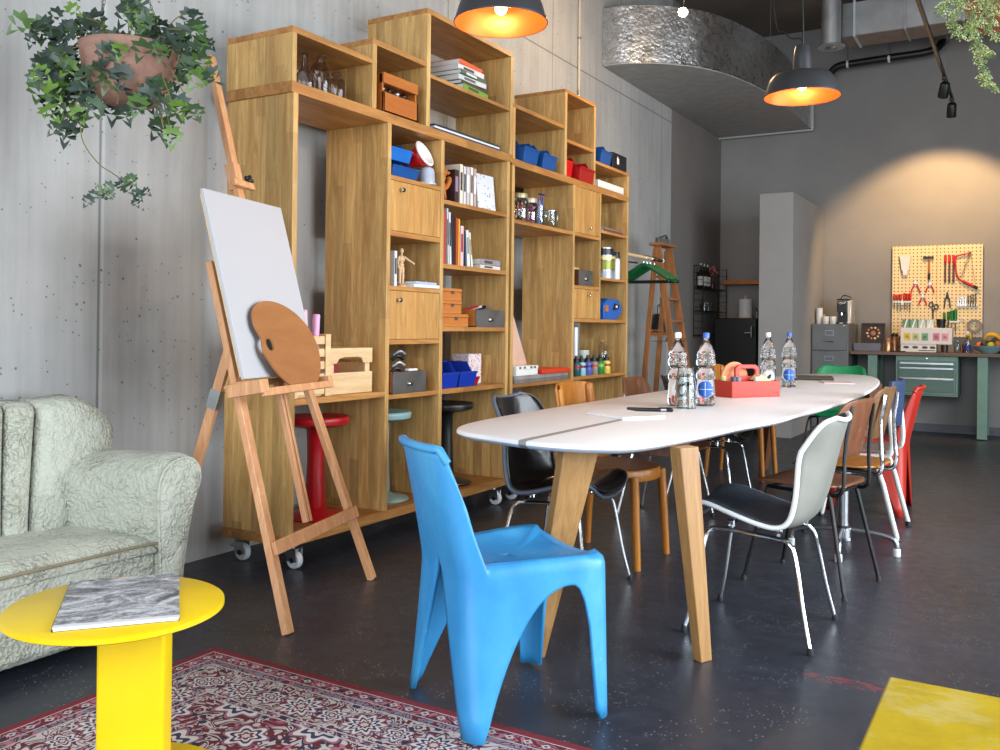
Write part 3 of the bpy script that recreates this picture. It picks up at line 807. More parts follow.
# ------------------------------------------------------------------ easel
def easel():
    F1 = V3((-2.316,2.452,0)); F2 = V3((-2.509,3.178,0)); e = (F2-F1).normalized(); n = V3((e.y,-e.x,0))
    mid = (F1+F2)/2
    t = thing('easel', 'beech artist easel holding a blank canvas in front of the shelves', 'easel', mid)
    L = TR(-mid)
    a = radians(18); tt = V3((0,0,cos(a)))-n*sin(a); N = n*cos(a)+V3((0,0,sin(a)))
    P = lambda s, q, o=0: F1+e*s+tt*q+N*o
    W = M['easel']
    def bar(nm, p, q, w, h, up=None, par=None, **k):
        b = MB(); b.M = L; b.bar(p, q, w, h, up or N, **k); return b.build(nm, W, par or t, .003)
    lf = bar('front_leg', P(0,0), P(.165,1.43), .045, .028)
    bar('front_leg', P(.751,0), P(.59,1.43), .045, .028)
    lo = bar('crossbar', P(.02,.305,.024), P(.735,.305,.024), .05, .018)
    bar('crossbar', P(.15,.99,-.024), P(.62,.99,-.024), .05, .018)
    bar('crossbar', P(.19,1.36,-.024), P(.56,1.36,-.024), .05, .018)
    # centre mast, steeper than the legs, with its groove
    m0 = P(.345,.345,.0); m1 = V3((-2.985,2.655,2.238))
    md = (m1-m0).normalized(); sd = md.cross(N).normalized()
    for k in (-1,1):
        b = MB(); b.M = L; b.bar(m0+sd*.0135*k, m0+(m1-m0)*.42+sd*.0135*k, .018, .024, N); b.build('mast_rail', W, t, .002)
    bar('mast', m0+(m1-m0)*.36, m1, .044, .026)
    # sliding canvas holder with a black star knob
    c = m0+(m1-m0)*.705
    h = bar('canvas_holder', c-md*.0-N*.004, c+md*.11-N*.004, .05, .045)
    bar('holder_lip', c-sd*.075+md*.012+N*.028, c+sd*.075+md*.012+N*.028, .03, .02, None, h)
    k = MB(); q = c+md*.05+N*.0+sd*(.085 if sd.dot(V3((.86,.5,0))) > 0 else -.085)+N*.01
    k.M = L @ Matrix.Translation(q)
    for i in range(5): k.ball((0, .016*cos(2*pi*i/5), .016*sin(2*pi*i/5)), .010, seg=10, rings=6)
    k.ball((0,0,0), .014, seg=10, rings=6); k.build('star_knob', M['black'], h)
    # tray: two rails and end blocks
    tr = bar('tray', P(.02,.925,.03), P(.60,.925,.03), .014, .07)
    bar('tray_rail', P(.0,.862,.160), P(.565,.862,.160), .030, .016, None, tr)
    bar('tray_end', P(.02,.905,.02), P(.008,.885,.172), .05, .05, e, tr)
    bar('tray_end', P(.57,.91,.02), P(.556,.882,.165), .03, .03, e, tr)
    # rear leg
    r1 = V3((-2.845,2.75,1.29)); r0 = V3((-3.19,2.61,0.0))
    rl = bar('rear_leg', r0, r1, .042, .026, e)
    d = (r1-r0).normalized(); c = r0+d*.62*(r1-r0).length
    hb = MB(); hb.M = L; hb.bar(c-d*.04, c+d*.04, .05, .036, e); hb.build('hinge', M['steel'], rl)
    bo = MB(); bo.M = L; bo.ball(tuple(c+e*.02-n*.0+V3((0,0,.03))), .009, seg=10, rings=6); bo.build('bolt', M['black'], hb and rl)
    return P, e, tt, N
P_, e_, t_, N_ = easel()
# canvas: stretched white canvas standing on the tray
def canvas():
    global t_, N_
    w, h, th = .583, .735, .015
    c0 = P_(.008,.932,.083)
    n_ = V3((e_.y,-e_.x,0)); a2 = radians(14.6); t_ = V3((0,0,cos(a2)))-n_*sin(a2); N_ = n_*cos(a2)+V3((0,0,sin(a2)))
    t = thing('canvas', 'blank white stretched canvas standing on the easel', 'canvas', c0)
    b = MB(); pol = [(0,0),(w,0),(w,h),(0,h)]
    vs = [e_*x+t_*y+N_*z for z in (0,th) for x, y in pol]
    b.hexa([vs[0],vs[1],vs[2],vs[3],vs[4],vs[5],vs[6],vs[7]])
    n = NT('canvas_white'); n.set((182,182,186), .75); n.bump(n.noise(260), .1, .001)
    b.build('stretched_cloth', n.m, t, .002)
    s = MB()
    for x0, x1, y0, y1 in ((.012,w-.012,.012,.04),(.012,w-.012,h-.04,h-.012),(.012,.04,.04,h-.04),(w-.04,w-.012,.04,h-.04)):
        v = [e_*x+t_*y+N_*z for z in (-.012,-.0005) for x, y in ((x0,y0),(x1,y0),(x1,y1),(x0,y1))]
        s.hexa(v)
    s.build('stretcher_frame', M['pine'], t)
canvas()
def palette():
    c = P_(.368,.858,.140)
    t = thing('palette', 'kidney-shaped wooden painter palette leaning on the canvas', 'palette', c)
    out = [(-.105,.015),(-.165,.065),(-.205,.135),(-.218,.185),(-.208,.225),(-.225,.275),(-.215,.335),(-.165,.375),(-.10,.387),(-.02,.375),(.06,.335),(.12,.27),(.145,.19),(.13,.11),(.09,.045),(.03,.005),(-.04,.0)]
    pol = [(p.x*1.24+.02,p.y*.96) for p in cat(out, 6, True)]
    tl = radians(5); up = t_*cos(tl)-N_*sin(tl); nn = N_*cos(tl)+t_*sin(tl)
    # ring of quads between outline and thumb hole
    n = len(pol); hs = []
    for x, y in pol:
        a = atan2(y-.19, x+.190); hs.append((-.190+.026*cos(a), .19+.025*sin(a)))
    vs = []; fs = []
    for z in (0,.007):
        for x, y in pol: vs.append(e_*x+up*y+nn*z)
        for x, y in hs: vs.append(e_*x+up*y+nn*z)
    for i in range(n):
        j = (i+1) % n
        fs += [(i,j,n+j,n+i),(2*n+i,3*n+i,3*n+j,2*n+j),(i,2*n+i,2*n+j,j),(n+i,n+j,3*n+j,3*n+i)]
    m = MB(); m.add(vs, fs); m.build('blade', wood('palette_wood', (146,94,52), (166,112,68), 'y', None, rough=.45, sc=.5), t, ang=40)
palette()

# ------------------------------------------------------------------ yellow side table and magazine
M['yellow'] = plain((232,196,8), .33, 0, .015)
def side_table():
    t = thing('side_table', 'round yellow metal side table with a magazine on it', 'side table', (-1.897,1.421,.0052))
    MB().lathe([(0,.420),(.242,.420),(.249,.424),(.249,.435),(.243,.439),(0,.439)], 64).build('tabletop', M['yellow'], t, ang=40)
    b = MB(); b.M = TR((.04,.024,0), radians(34)); b.prism(rrect(.158,.075,.010,3), .01, .421); b.build('column', M['yellow'], t, ang=40)
    MB().lathe([(0,0),(.205,0),(.21,.003),(.21,.010),(.205,.013),(0,.013)], 64, (.04,.024,0)).build('base_plate', M['yellow'], t, ang=40)
side_table()
def magazine():
    t = thing('magazine', 'magazine with a black and white photograph cover on the yellow side table', 'magazine', (-1.898,1.437,.4445), radians(50))
    n = NT('magazine_cover'); v = n.mapn((4.5,6.5,1), None)
    a = n.noise(1.5, v, 8, .68, 2.6)
    o = n.xyz()
    edge = n.math('LESS_THAN', o[1], -.172)
    fur = n.noise(4, n.mapn((10,22,1)), 4, .65, 2.5)
    c = n.ramp(n.math('ADD', n.math('MULTIPLY', a, .7), n.math('MULTIPLY', fur, .3)), [(.36,(40,40,44)),(.45,(120,122,128)),(.52,(188,190,196)),(.62,(232,233,238))])
    n.set(n.mix(edge, c, lin((236,236,240))), .3)
    w, d = .262, .385
    MB().box(-w/2,w/2,-d/2,d/2,.007,.0085).build('cover', n.m, t)
    MB().box(-w/2+.002,w/2-.002,-d/2+.002,d/2-.002,.0005,.007).build('pages', M['paper'], t)
    MB().box(-w/2,w/2,-d/2,d/2,-.0,.0006).box(-w/2-.0012,-w/2,-d/2,d/2,0,.0085).build('back_cover', M['black'], t)
magazine()

# ------------------------------------------------------------------ rug
def rug():
    X0, X1, Y0, Y1 = -2.425, -.72, -.35, 2.208
    n = NT('persian_rug'); o = n.xyz()
    dx = n.math('MINIMUM', n.math('SUBTRACT', o[0], X0), n.math('SUBTRACT', X1, o[0]))
    dy = n.math('MINIMUM', n.math('SUBTRACT', o[1], Y0), n.math('SUBTRACT', Y1, o[1]))
    hor = n.math('LESS_THAN', dy, dx)
    d = n.math('MINIMUM', dx, dy)
    al = n.math('ADD', n.math('MULTIPLY', hor, n.math('SUBTRACT', o[0], X0)), n.math('MULTIPLY', n.math('SUBTRACT', 1, hor), n.math('SUBTRACT', Y1, o[1])))
    red, navy, cream, pink, grey = lin((96,10,26)), lin((28,28,56)), lin((186,180,178)), lin((168,104,120)), lin((128,124,140))
    def band(a, b): return n.math('MULTIPLY', n.math('GREATER_THAN', d, a), n.math('LESS_THAN', d, b))
    def fl(x, p): return n.math('SUBTRACT', n.math('FRACT', n.math('DIVIDE', x, p)), .5)
    def rosette(u, v, r1, r2, pet, c):
        # ringed flower: cream centre, navy ring, cream petals, dark outline
        rr = n.math('SQRT', n.math('ADD', n.math('MULTIPLY', u, u), n.math('MULTIPLY', v, v)))
        an = n.math('ARCTAN2', v, u)
        wav = n.math('ADD', r1, n.math('MULTIPLY', r2, n.math('SINE', n.math('MULTIPLY', an, pet))))
        q = n.math('DIVIDE', rr, wav)
        ri = n.ramp(n.math('MULTIPLY', q, .5), [(0,(190,184,180)),(.09,(112,20,38)),(.17,(206,200,196)),(.24,(44,44,78)),(.33,(206,200,196)),(.43,(150,90,106)),(.49,(34,30,56))], 'CONSTANT')
        return n.mix(n.math('LESS_THAN', q, 1.06), c, ri)
    # vine / leaf ground pattern
    vv = n.voro(24, None, 'F1'); vd = n.noise(52, None, 2, .5, 1.5)
    leaf = n.math('SINE', n.math('MULTIPLY', n.noise(17, None, 1, .4, 1.2), 40))
    l1 = n.math('GREATER_THAN', leaf, .25); l2 = n.math('LESS_THAN', vv, .28)
    def ground(bg, fa, fb):
        return n.mix(l2, n.mix(l1, bg, fa), fb)
    field = ground(red, cream, navy)
    field = n.mix(n.math('GREATER_THAN', n.noise(9, None, 2), .56), field, ground(red, pink, cream))
    field = rosette(fl(n.math('ADD', o[0], .03), .30), fl(n.math('ADD', o[1], .02), .30), .30, .05, 8, field)
    field = rosette(fl(n.math('ADD', o[0], .18), .30), fl(n.math('ADD', o[1], .17), .30), .20, .04, 6, field)
    border = ground(cream, red, navy)
    border = n.mix(n.math('GREATER_THAN', n.noise(14, None, 2), .55), border, ground(red, cream, grey))
    u = fl(al, .235); v = n.math('DIVIDE', n.math('SUBTRACT', d, .205), .235)
    border = rosette(u, v, .26, .05, 10, border)
    border = rosette(fl(n.math('ADD', al, .1175), .235), v, .17, .035, 6, border)
    def guard(bg, dot, per, cen, w):
        u = n.math('ABSOLUTE', fl(al, per)); v = n.math('ABSOLUTE', n.math('SUBTRACT', d, cen))
        dia = n.math('LESS_THAN', n.math('ADD', n.math('MULTIPLY', u, per), n.math('MULTIPLY', v, 1.2)), w)
        dot2 = n.math('LESS_THAN', n.math('ADD', n.math('MULTIPLY', u, per), n.math('MULTIPLY', v, 1.2)), w*.4)
        return n.mix(dot2, n.mix(dia, ground(bg, pink, navy), dot), red)
    c = field
    c = n.mix(band(0, .30), c, guard(navy, cream, .05, .292, .013))
    c = n.mix(band(.0, .278), c, border)
    c = n.mix(band(.0, .115), c, cream)
    c = n.mix(band(0, .110), c, ground(grey, red, pink))
    c = n.mix(band(0, .082), c, cream)
    c = n.mix(band(0, .078), c, guard(red, cream, .056, .056, .016))
    c = n.mix(band(0, .034), c, cream)
    c = n.mix(band(0, .030), c, lin((120,16,34)))
    c = n.mix(n.math('MULTIPLY', band(.276,.281), 1), c, cream)
    c = n.mix(n.math('MULTIPLY', band(.302,.307), 1), c, cream)
    c = n.mix(.06, c, lin((90,86,92)))
    n.set(c, .95); n.bump(n.noise(320, None, 2), .35, .002)
    m = MB().box(X0,X1,Y0,Y1,.0,.005).build('rug', n.m, None, .003)
    tag(m, 'red and navy patterned oriental rug under the yellow side table', 'rug')
rug()

# ------------------------------------------------------------------ low worn yellow bench
def bench():
    zt = .42
    t = thing('low_bench', 'low bench with worn yellow paint in the lower right corner', 'bench', (.146,1.592,0))
    n = NT('worn_yellow'); f = n.noise(4, None, 6, .7); g = n.noise(1, n.mapn((4,60,1)), 5, .7)
    c = n.ramp(f, [(.3,(164,138,12)),(.55,(188,162,22)),(.75,(198,176,56))])
    wr = n.ramp(n.noise(5, n.mapn((1,1.5,1)), 7, .75), [(.50,(0.,0.,0.)),(.62,(.5,.5,.5))])
    c = n.mix(wr, c, lin((196,182,124)))
    c = n.mix(n.math('MULTIPLY', n.math('GREATER_THAN', g, .71), .7), c, lin((120,104,50)))
    n.set(c, .5); n.bump(f, .15, .003)
    MB().box(-.395,.40,-.36,.405,zt-.03,zt).build('top', n.m, t, .006)
    MB().box(-.30,.32,.30,.32,zt-.10,zt-.03).box(-.30,.32,-.28,-.26,zt-.10,zt-.03).build('apron', n.m, t, .003)
    for x in (-.29,.31):
        for y in (-.26,.30): MB().bar((x*.97,y*.97,zt-.03),(x,y,0),.055,.055,(0,1,0),.04,.04).build('leg', n.m, t, .003)
bench()
# ------------------------------------------------------------------ things on the shelves
def bx(m, x0, x1, y0, y1, z0, z1): return m.box(x0, x1, y0, y1, z0, z1)
# glass bottles in the top left box
def bottle(label, prof, loc, mat, group=None, name='glass_bottle', cat_='bottle'):
    o = MB().lathe(prof, 24).build(name, mat, None, ang=50); o.location = loc
    return tag(o, label, cat_, group)
aged = glass('aged_glass', (226,218,214), .04)
def hollow(out, th=.004):
    return out+[(max(.001,r-th), z+(th if z < .01 else 0)) for r, z in reversed(out)]
bottle('clear glass bottle with long narrow neck in the top left shelf box', hollow([(.001,0),(.045,0),(.05,.01),(.05,.06),(.018,.10),(.014,.17),(.018,.172),(.018,.18)]), (-2.945,3.184,2.2135), aged)
bottle('round-shouldered clear apothecary bottle, middle one in the top left shelf box', hollow([(.001,0),(.045,0),(.049,.008),(.049,.12),(.04,.145),(.02,.155),(.018,.175),(.028,.178),(.028,.188)]), (-2.94,3.288,2.2135), aged)
bottle('short square clear glass jar bottle, right one in the top left shelf box', hollow([(.001,0),(.046,0),(.05,.006),(.05,.085),(.043,.095),(.022,.10),(.022,.115),(.032,.118),(.032,.128)]), (-2.935,3.393,2.2135), aged)
def toolbox():
    t = thing('wooden_toolbox', 'orange wooden carry box with tools in the shelf box beside the glass bottles', 'toolbox', (-2.975,3.84,2.2135))
    W = wood('orange_box', (164,84,26), (198,116,44), 'y', None)
    b = MB(); b.box(-.10,.10,-.15,.15,0,.012).box(.088,.10,-.15,.15,0,.105).box(-.10,-.088,-.15,.15,0,.105).box(-.10,.10,-.15,-.138,0,.105).box(-.10,.10,.138,.15,0,.105)
    b.build('tray', W, t, .002)
    h = MB(); h.box(-.09,.09,-.15,-.138,.105,.20).box(-.09,.09,.138,.15,.105,.20).box(-.008,.008,-.138,.138,.16,.205); h.build('handle', W, t, .002)
    h = MB(); h.box(.07,.10,-.15,.15,.15,.205); h.build('upper_board', W, t, .002)
    for k, y in enumerate((-.10,-.04,.03,.09)):
        MB().tube([(.03,y,.02),(.04,y+.01,.135)], .012, 8).ball((.04,y+.01,.137), .016, seg=8, rings=6).build('tool', M['blackmetal'] if k % 2 else M['steel'], t)
toolbox()
def book(label, loc, w, d, h, rgb, group, rz=0, flat=True, ry=0, title=None, name='book', page=None, rx=0):
    """flat: lying, spine towards the room (+x). upright: spine +x, thickness w along y"""
    t = thing(name, label, 'book', loc, rz, group, rx, ry)
    c = plain(rgb, .55, 0, .04)
    pg = page or M['paper']
    m = MB()
    if flat:   # d along x, w along y, h thickness
        m.box(-d/2,d/2,-w/2,w/2,0,.0025).box(-d/2,d/2,-w/2,w/2,h-.0025,h).box(d/2-.0025,d/2,-w/2,w/2,0,h); m.build('cover', c, t, .0008)
        MB().box(-d/2+.003,d/2-.003,-w/2+.003,w/2-.003,.0025,h-.0025).build('pages', pg, t)
        if title: MB().box(d/2,d/2+.0006,-w*.3,w*.1,h*.25,h*.75).build('spine_title', plain(title,.6,0,0), t)
    else:
        m.box(-d/2,d/2,-w/2,-w/2+.0025,0,h).box(-d/2,d/2,w/2-.0025,w/2,0,h).box(d/2-.0025,d/2,-w/2,w/2,0,h); m.build('cover', c, t, .0008)
        MB().box(-d/2+.003,d/2-.003,-w/2+.0025,w/2-.0025,.003,h-.004).build('pages', pg, t)
        if title: MB().box(d/2,d/2+.0006,-w*.3,w*.3,h*.35,h*.8).build('spine_title', plain(title,.6,0,0), t)
    return t
g = 'stack of books in the tall top box'
z = 2.5065
for h, w, d, rgb, nm, dy, rz, ti in ((.030,.30,.24,(92,150,40),'green book at the bottom of the stack in the tall top box',.02,.05,(30,60,30)),
        (.022,.29,.23,(40,36,50),'dark purple book second from the bottom of the top box stack',.01,.02,None),
        (.030,.29,.23,(206,206,204),'pale grey book third from the bottom of the top box stack',.0,-.04,(90,90,90)),
        (.026,.30,.24,(52,84,76),'teal book fourth from the bottom of the top box stack',.0,.03,(220,220,210)),
        (.032,.28,.22,(214,214,216),'white book fifth from the bottom of the top box stack',-.01,-.02,(60,60,64)),
        (.030,.27,.21,(214,66,24),'orange-red book on the very top of the top box stack',-.01,.04,None)):
    book(nm, (-3.0,4.56+dy,z), w, d, h, rgb, g, rz, title=ti); z += h+.0006
# long flat blue portfolio
t = thing('portfolio', 'long flat navy portfolio lying in the open box under the book stack', 'portfolio', (-3.0,4.52,2.2135))
MB().box(-.12,.12,-.36,.36,0,.012).box(-.12,.12,-.36,.36,.024,.034).build('cover', plain((26,58,86), .45, 0, .06), t, .002)
MB().box(-.115,.115,-.355,.355,.012,.024).build('pages', M['paper'], t)
MB().box(.12,.1215,-.34,.34,.026,.032).build('edge_strip', M['chrome'], t)
# stacking bins
def bin_(label, loc, w, d, h, rgb, group, rz=0, name='storage_bin'):
    """open-fronted stacking bin; the sloping mouth faces +x"""
    t = thing(name, label, 'bin', loc, rz, group)
    c = plain(rgb, .35, 0, .03); a = .004; m = MB()
    sidep = [(-d/2,0),(d/2-.02,0),(d/2,h*.55),(d/2-.035,h*.60),(d/2-.075,h),(-d/2,h)]
    for s_ in (-1,1):
        q = []
        for (x, z) in sidep: q.append((x,z))
        y0 = s_*w/2; y1 = s_*(w/2-a)
        m.add([(x,y0*(.92+.08*z/h),z) for x, z in q]+[(x,y1*(.92+.08*z/h),z) for x, z in q],
              [tuple(range(6)), tuple(reversed(range(6,12)))]+[(i,(i+1) % 6,6+(i+1) % 6,6+i) for i in range(6)], False)
    m.box(-d/2,d/2-.02,-w/2*.92,w/2*.92,0,a).box(-d/2,-d/2+a,-w/2*.95,w/2*.95,0,h)
    m.hexa([(d/2-.02,-w/2*.92,0),(d/2-.016,-w/2*.92,0),(d/2-.016,w/2*.92,0),(d/2-.02,w/2*.92,0),(d/2-.004,-w/2*.965,h*.56),(d/2,-w/2*.965,h*.56),(d/2,w/2*.965,h*.56),(d/2-.004,w/2*.965,h*.56)])
    m.build('body', c, t, .0015)
    MB().box(d/2-.012,d/2+.004,-w/2,w/2,h*.54,h*.62).build('lip', c, t, .001); MB().box(-d/2-.003,-d/2+.008,-w/2-.002,w/2+.002,h-.010,h).build('rear_rim', c, t, .001)
    return t
B1 = (18,78,146); B2 = (22,54,160); RD = (166,16,18)
g = 'blue bins under the white funnel shelf'
bin_('blue stacking bin beside the red and white funnel', (-2.985,3.895,1.9005), .24, .22, .095, B1, None)
t = bin_('blue bin tipped on top of the lower blue bin beside the funnel', (-3.0,3.895,1.996), .20, .18, .105, (30,110,196), None)
g = 'blue bins with white edges in the upper right shelf'
bin_('blue stacking bin with white papers, left one in the second unit upper box', (-2.975,5.245,2.1965), .20, .245, .155, B1, None)
bin_('blue stacking bin with white papers, right one in the second unit upper box', (-2.975,5.51,2.1965), .20, .245, .155, B1, None)
for y, nm in ((5.245,'white paper folded in the left blue bin of the upper right box'),(5.51,'white paper folded in the right blue bin of the upper right box')):
    p = MB().box(-.05,.05,-.075,.075,0,.003).build('folded_paper', M['white'], None); p.location = (-2.935,y,2.296); p.rotation_euler = (.0,.25,0); tag(p, nm, 'paper')
bin_('large red stacking bin tipped forward in the second unit, upright part', (-2.975,6.115,2.1965), .25, .24, .165, RD, None)
bin_('smaller red stacking bin leaning at the left of the large red bin', (-3.0,5.885,2.1965), .15, .20, .205, (206,20,26), None)
bin_('blue stacking bin on top of the second unit, left of the black box', (-2.975,6.46,2.3865), .20, .24, .16, B1, None)
g = 'royal blue bins above the black stool'
bin_('royal blue bin at the left divider above the black stool', (-2.985,4.345,.7635), .175, .22, .145, B2, None)
bin_('royal blue bin next to the patterned box above the black stool', (-2.985,4.535,.7635), .185, .22, .145, B2, None)
bin_('small red bin squeezed beside the royal blue bins', (-3.0,4.675,.7635), .075, .18, .085, RD, None)
o = MB().box(-.07,.07,-.06,.06,0,.15).build('grey_carton', plain((122,128,136), .6), None, .002); o.location = (-3.19,4.37,.7635); tag(o, 'grey cardboard box behind the royal blue bins', 'box')
n = NT('patterned_paper'); n.set(n.mix(n.math('LESS_THAN', n.voro(70), .3), lin((222,206,206)), lin((150,70,84))), .7)
o = MB().box(-.06,.06,-.075,.075,0,.185).build('patterned_box', n.m, None, .002); o.location = (-3.06,4.80,.7635); tag(o, 'pink and white patterned box right of the royal blue bins', 'box')
# funnel and glass on top shelf of the narrow column
def funnel():
    t = thing('megaphone', 'red and white cone megaphone lying in the shelf above the upper door', 'megaphone', (-2.93,4.105,1.9005))
    A = Matrix.Translation((0,.015,.185)) @ Matrix.Rotation(radians(-58),4,'Y') @ Matrix.Rotation(radians(24),4,'X')
    A = Matrix.Translation((-.015,.0,.155)) @ V3((.82,.10,.42)).to_track_quat('Z','Y').to_matrix().to_4x4()
    m = MB(); m.M = A; m.lathe([(.022,-.10),(.03,-.06),(.041,-.02),(.069,.03)], 28).build('cone', plain((196,26,34), .4, 0, .03), t, ang=60, solid=.004)
    m = MB(); m.M = A; m.lathe([(.066,.0305),(.078,.034),(.078,.040),(.066,.042),(.040,0),(.024,-.05)], 28).build('bell', plain((240,232,228), .4, 0, .02), t, ang=60)
    m = MB(); m.lathe([(0,0),(.05,0),(.05,.01),(.043,.014),(.040,.07),(.034,.09),(.02,.10),(0,.10)], 24, (.02,.03,0)).build('stand', plain((176,184,200), .2, 0, .05), t)
    m = MB(); m.M = A; m.tube([(-.025,0,-.05),(-.07,0,-.05),(-.07,0,.0),(-.05,0,.015)], .006, 8).build('grip', plain((196,26,34), .4, 0, .03), t)
funnel()
# manikin, upright book and magazines
def manikin():
    t = thing('wooden_manikin', 'small jointed wooden artist manikin with one arm out, in the shelf between the doors', 'figure', (-2.925,3.925,1.3265))
    W = plain((206,170,128), .5, 0, .06)
    MB().lathe([(0,0),(.03,0),(.03,.008),(0,.010)], 16).build('stand', W, t)
    b = MB(); b.ball((0,0,.118), .016, (.8,1.1,1)).ball((0,0,.150), .020, (.8,1.15,1.1)).tube([(0,0,.10),(0,0,.17)], .009, 8); b.build('torso', W, t)
    MB().ball((0,0,.193), .012, (1,.9,1.35)).tube([(0,0,.165),(0,0,.18)], .006, 8).build('head', W, t)
    for s_ in (-1,1): MB().tube([(0,s_*.010,.108),(0,s_*.014,.06),(0,s_*.013,.015)], [.010,.008,.006], 8).ball((.006,s_*.013,.014), .008, (1.6,.9,.7)).build('leg', W, t)
    MB().tube([(0,.022,.163),(.01,.055,.145),(.015,.085,.132)], [.007,.006,.005], 8).ball((.015,.09,.130), .007).build('arm', W, t)
    MB().tube([(0,-.022,.163),(0,-.03,.13),(.005,-.028,.095)], [.007,.006,.005], 8).build('arm', W, t)
manikin()
book('slim white upright book at the divider beside the manikin', (-3.0,3.868,1.3265), .024, .16, .19, (222,222,224), None, flat=False, title=(40,40,44))
z = 1.3265
for h, w, d, rgb, nm in ((.020,.235,.24,(208,210,216),'white catalogue at the bottom of the pile beside the manikin'),(.014,.215,.22,(168,180,204),'pale blue magazine on top of the pile beside the manikin')):
    book(nm, (-2.985,4.083,z), w, d, h, rgb, 'catalogues beside the manikin', .04 if h < .02 else -.03); z += h+.0005
p = thing('pencil_holder', 'black pencil lying on the pale blue magazine pile', 'pencil', (-2.95,4.08,z+.004), 1.2); MB().tube([(-.07,0,0),(.07,0,0)], .004, 6).build('barrel', M['black'], p); MB().tube([(.07,0,0),(.082,0,0)], [.004,.0005], 6).build('tip', M['pine'], p); p.name = 'pencil'
# little grey drawer boxes
def drawer_box(label, loc, w, d, h, stuff, side=None):
    t = thing('drawer_box', label, 'box', loc)
    gm = plain((92,88,85), .5, .3, .12)
    sm = side or M['boxwood']
    m = MB(); m.box(-d/2,d/2-.008,-w/2,-w/2+.008,0,h).box(-d/2,d/2-.008,w/2-.008,w/2,0,h).box(-d/2,-d/2+.008,-w/2,w/2,0,h).box(-d/2,d/2-.008,-w/2,w/2,0,.008)
    m.build('case', sm, t, .001)
    f = MB().box(d/2-.008,d/2,-w/2,w/2,0,h).build('front', gm, t, .001)
    k = MB()
    k.grid(lambda u, v: (d/2+.016*sin(pi*v)*sin(pi*u)**.5+.0005, (u-.5)*.055, h*.5-.016+.026*v-.004), 10, 6)
    k.build('cup_pull', M['steel'], f, solid=.001)
    l = MB().box(d/2,d/2+.0012,-.03,.03,h*.66,h*.84); 
    return t
t = drawer_box('small grey drawer box with clips, below the lower shelf door', (-2.985,3.945,.7605), .30, .22, .115, None)
for k, (y, zz, rgb) in enumerate(((-.04,.125,(40,40,44)),(-.02,.155,(150,152,158)),(-.03,.19,(30,30,32)),(-.015,.215,(120,122,128)))):
    c = MB(); c.tube(cat([(.03,y-.03,zz-.01),(.05,y,zz+.012),(.06,y+.035,zz-.004)], 4), .010, 8)
    o = c.build('metal_clamp', plain(rgb, .35, .6, 0), None); o.location = (-2.985,3.945,.7605-.006+.0)
    tag(o, ['black clamp lowest in the pile over the grey drawer box','silver clamp second in the pile over the grey drawer box','black clamp third in the pile over the grey drawer box','grey clamp topmost in the pile over the grey drawer box'][k], 'clamp', None)
o = MB().box(-.015,.015,-.04,.04,0,.012).build('eraser', M['white'], None, .003); o.location = (-2.90,3.99,.8765); tag(o, 'white eraser block lying on the grey drawer box rim', 'eraser')
t = drawer_box('small grey drawer box full of pens in the shelf above the royal blue bins', (-2.985,4.775,1.1155), .33, .22, .105, None)
for k, (y, rgb, nm) in enumerate(((-.09,(200,40,48),'red pen'),(-.05,(232,232,232),'white pen'),(.0,(28,28,30),'thick black pen'),(.05,(120,124,140),'grey pen'))):
    o = MB().tube([(-.06,y,.095),(.05,y+.05,.128)], .010 if k == 2 else .007, 8).build('pen', plain(rgb, .4, 0, 0), None); o.location = (-2.99,4.775,1.1155); tag(o, nm+' lying in the grey drawer box above the royal blue bins', 'pen')
t = drawer_box('small grey drawer box with scraps in the second unit beside the long empty bay', (-2.985,6.165,1.4285), .24, .20, .12, None, M['brownwood'])
for k, (y, rgb, nm) in enumerate(((-.07,(46,66,104),'navy cloth'),(.0,(206,200,186),'cream paper'),(.06,(226,190,70),'yellow tube'))):
    o = MB().ball((0,y,.125), .034, (1,1,.8)).build('craft_scrap', plain(rgb, .7, 0, .1), None); o.location = (-3.0,6.165,1.4285); tag(o, nm+' scrap poking out of the grey drawer box in the second unit', 'scrap')
# wooden boxes
for k, (y, z0, w, h, nm) in enumerate(((4.40,1.1155,.27,.075,'plain wooden box at the bottom of the stack of three beside the pens drawer'),(4.36,1.191,.20,.075,'middle wooden box of the stack beside the pens drawer'),(4.36,1.2665,.20,.07,'top wooden box of the stack beside the pens drawer'))):
    t = thing('wooden_box', nm, 'box', (-2.985,y,z0), 0, 'stack of wooden boxes')
    MB().box(-.10,.10,-w/2,w/2,0,h*.72).build('body', M['boxwood'], t, .002); MB().box(-.102,.102,-w/2-.001,w/2+.001,h*.74,h).build('lid', M['boxwood'], t, .002)
    MB().box(.10,.104,-.014,.014,h*.55,h*.78).build('clasp', M['steel'], t)
# toy animal
def toy():
    t = thing('toy_fox', 'small orange-brown toy animal beside the upright books', 'toy', (-2.94,4.292,1.8355))
    f = plain((184,106,36), .7, 0, .14)
    m = MB(); m.tube(cat([(0,0,.012),(0,-.004,.05),(.0,.0,.11),(.004,.012,.15)], 5), [.034]*5+[.04]*5+[.034]*5+[.026], 12).ball((.01,.015,.165), .033, (1.1,1,.9)).ball((.035,.028,.16), .014, (1.6,.9,.8))
    for s_ in (-1,1): m.tube([(0,.015+s_*.018,.185),(-.004,.015+s_*.024,.215)], [.012,.003], 8)
    m.build('body', f, t, ang=80)
    MB().tube(cat([(.0,.03,.07),(.01,.06,.085),(.015,.08,.12),(.01,.082,.15)], 4), [.014]*8+[.016]*4+[.008], 8).build('tail', f, t)
    for s_ in (-1,1): MB().tube([(.02,s_*.018,.06),(.03,s_*.02,.012)], [.014,.010], 8).build('leg', f, t)
toy()
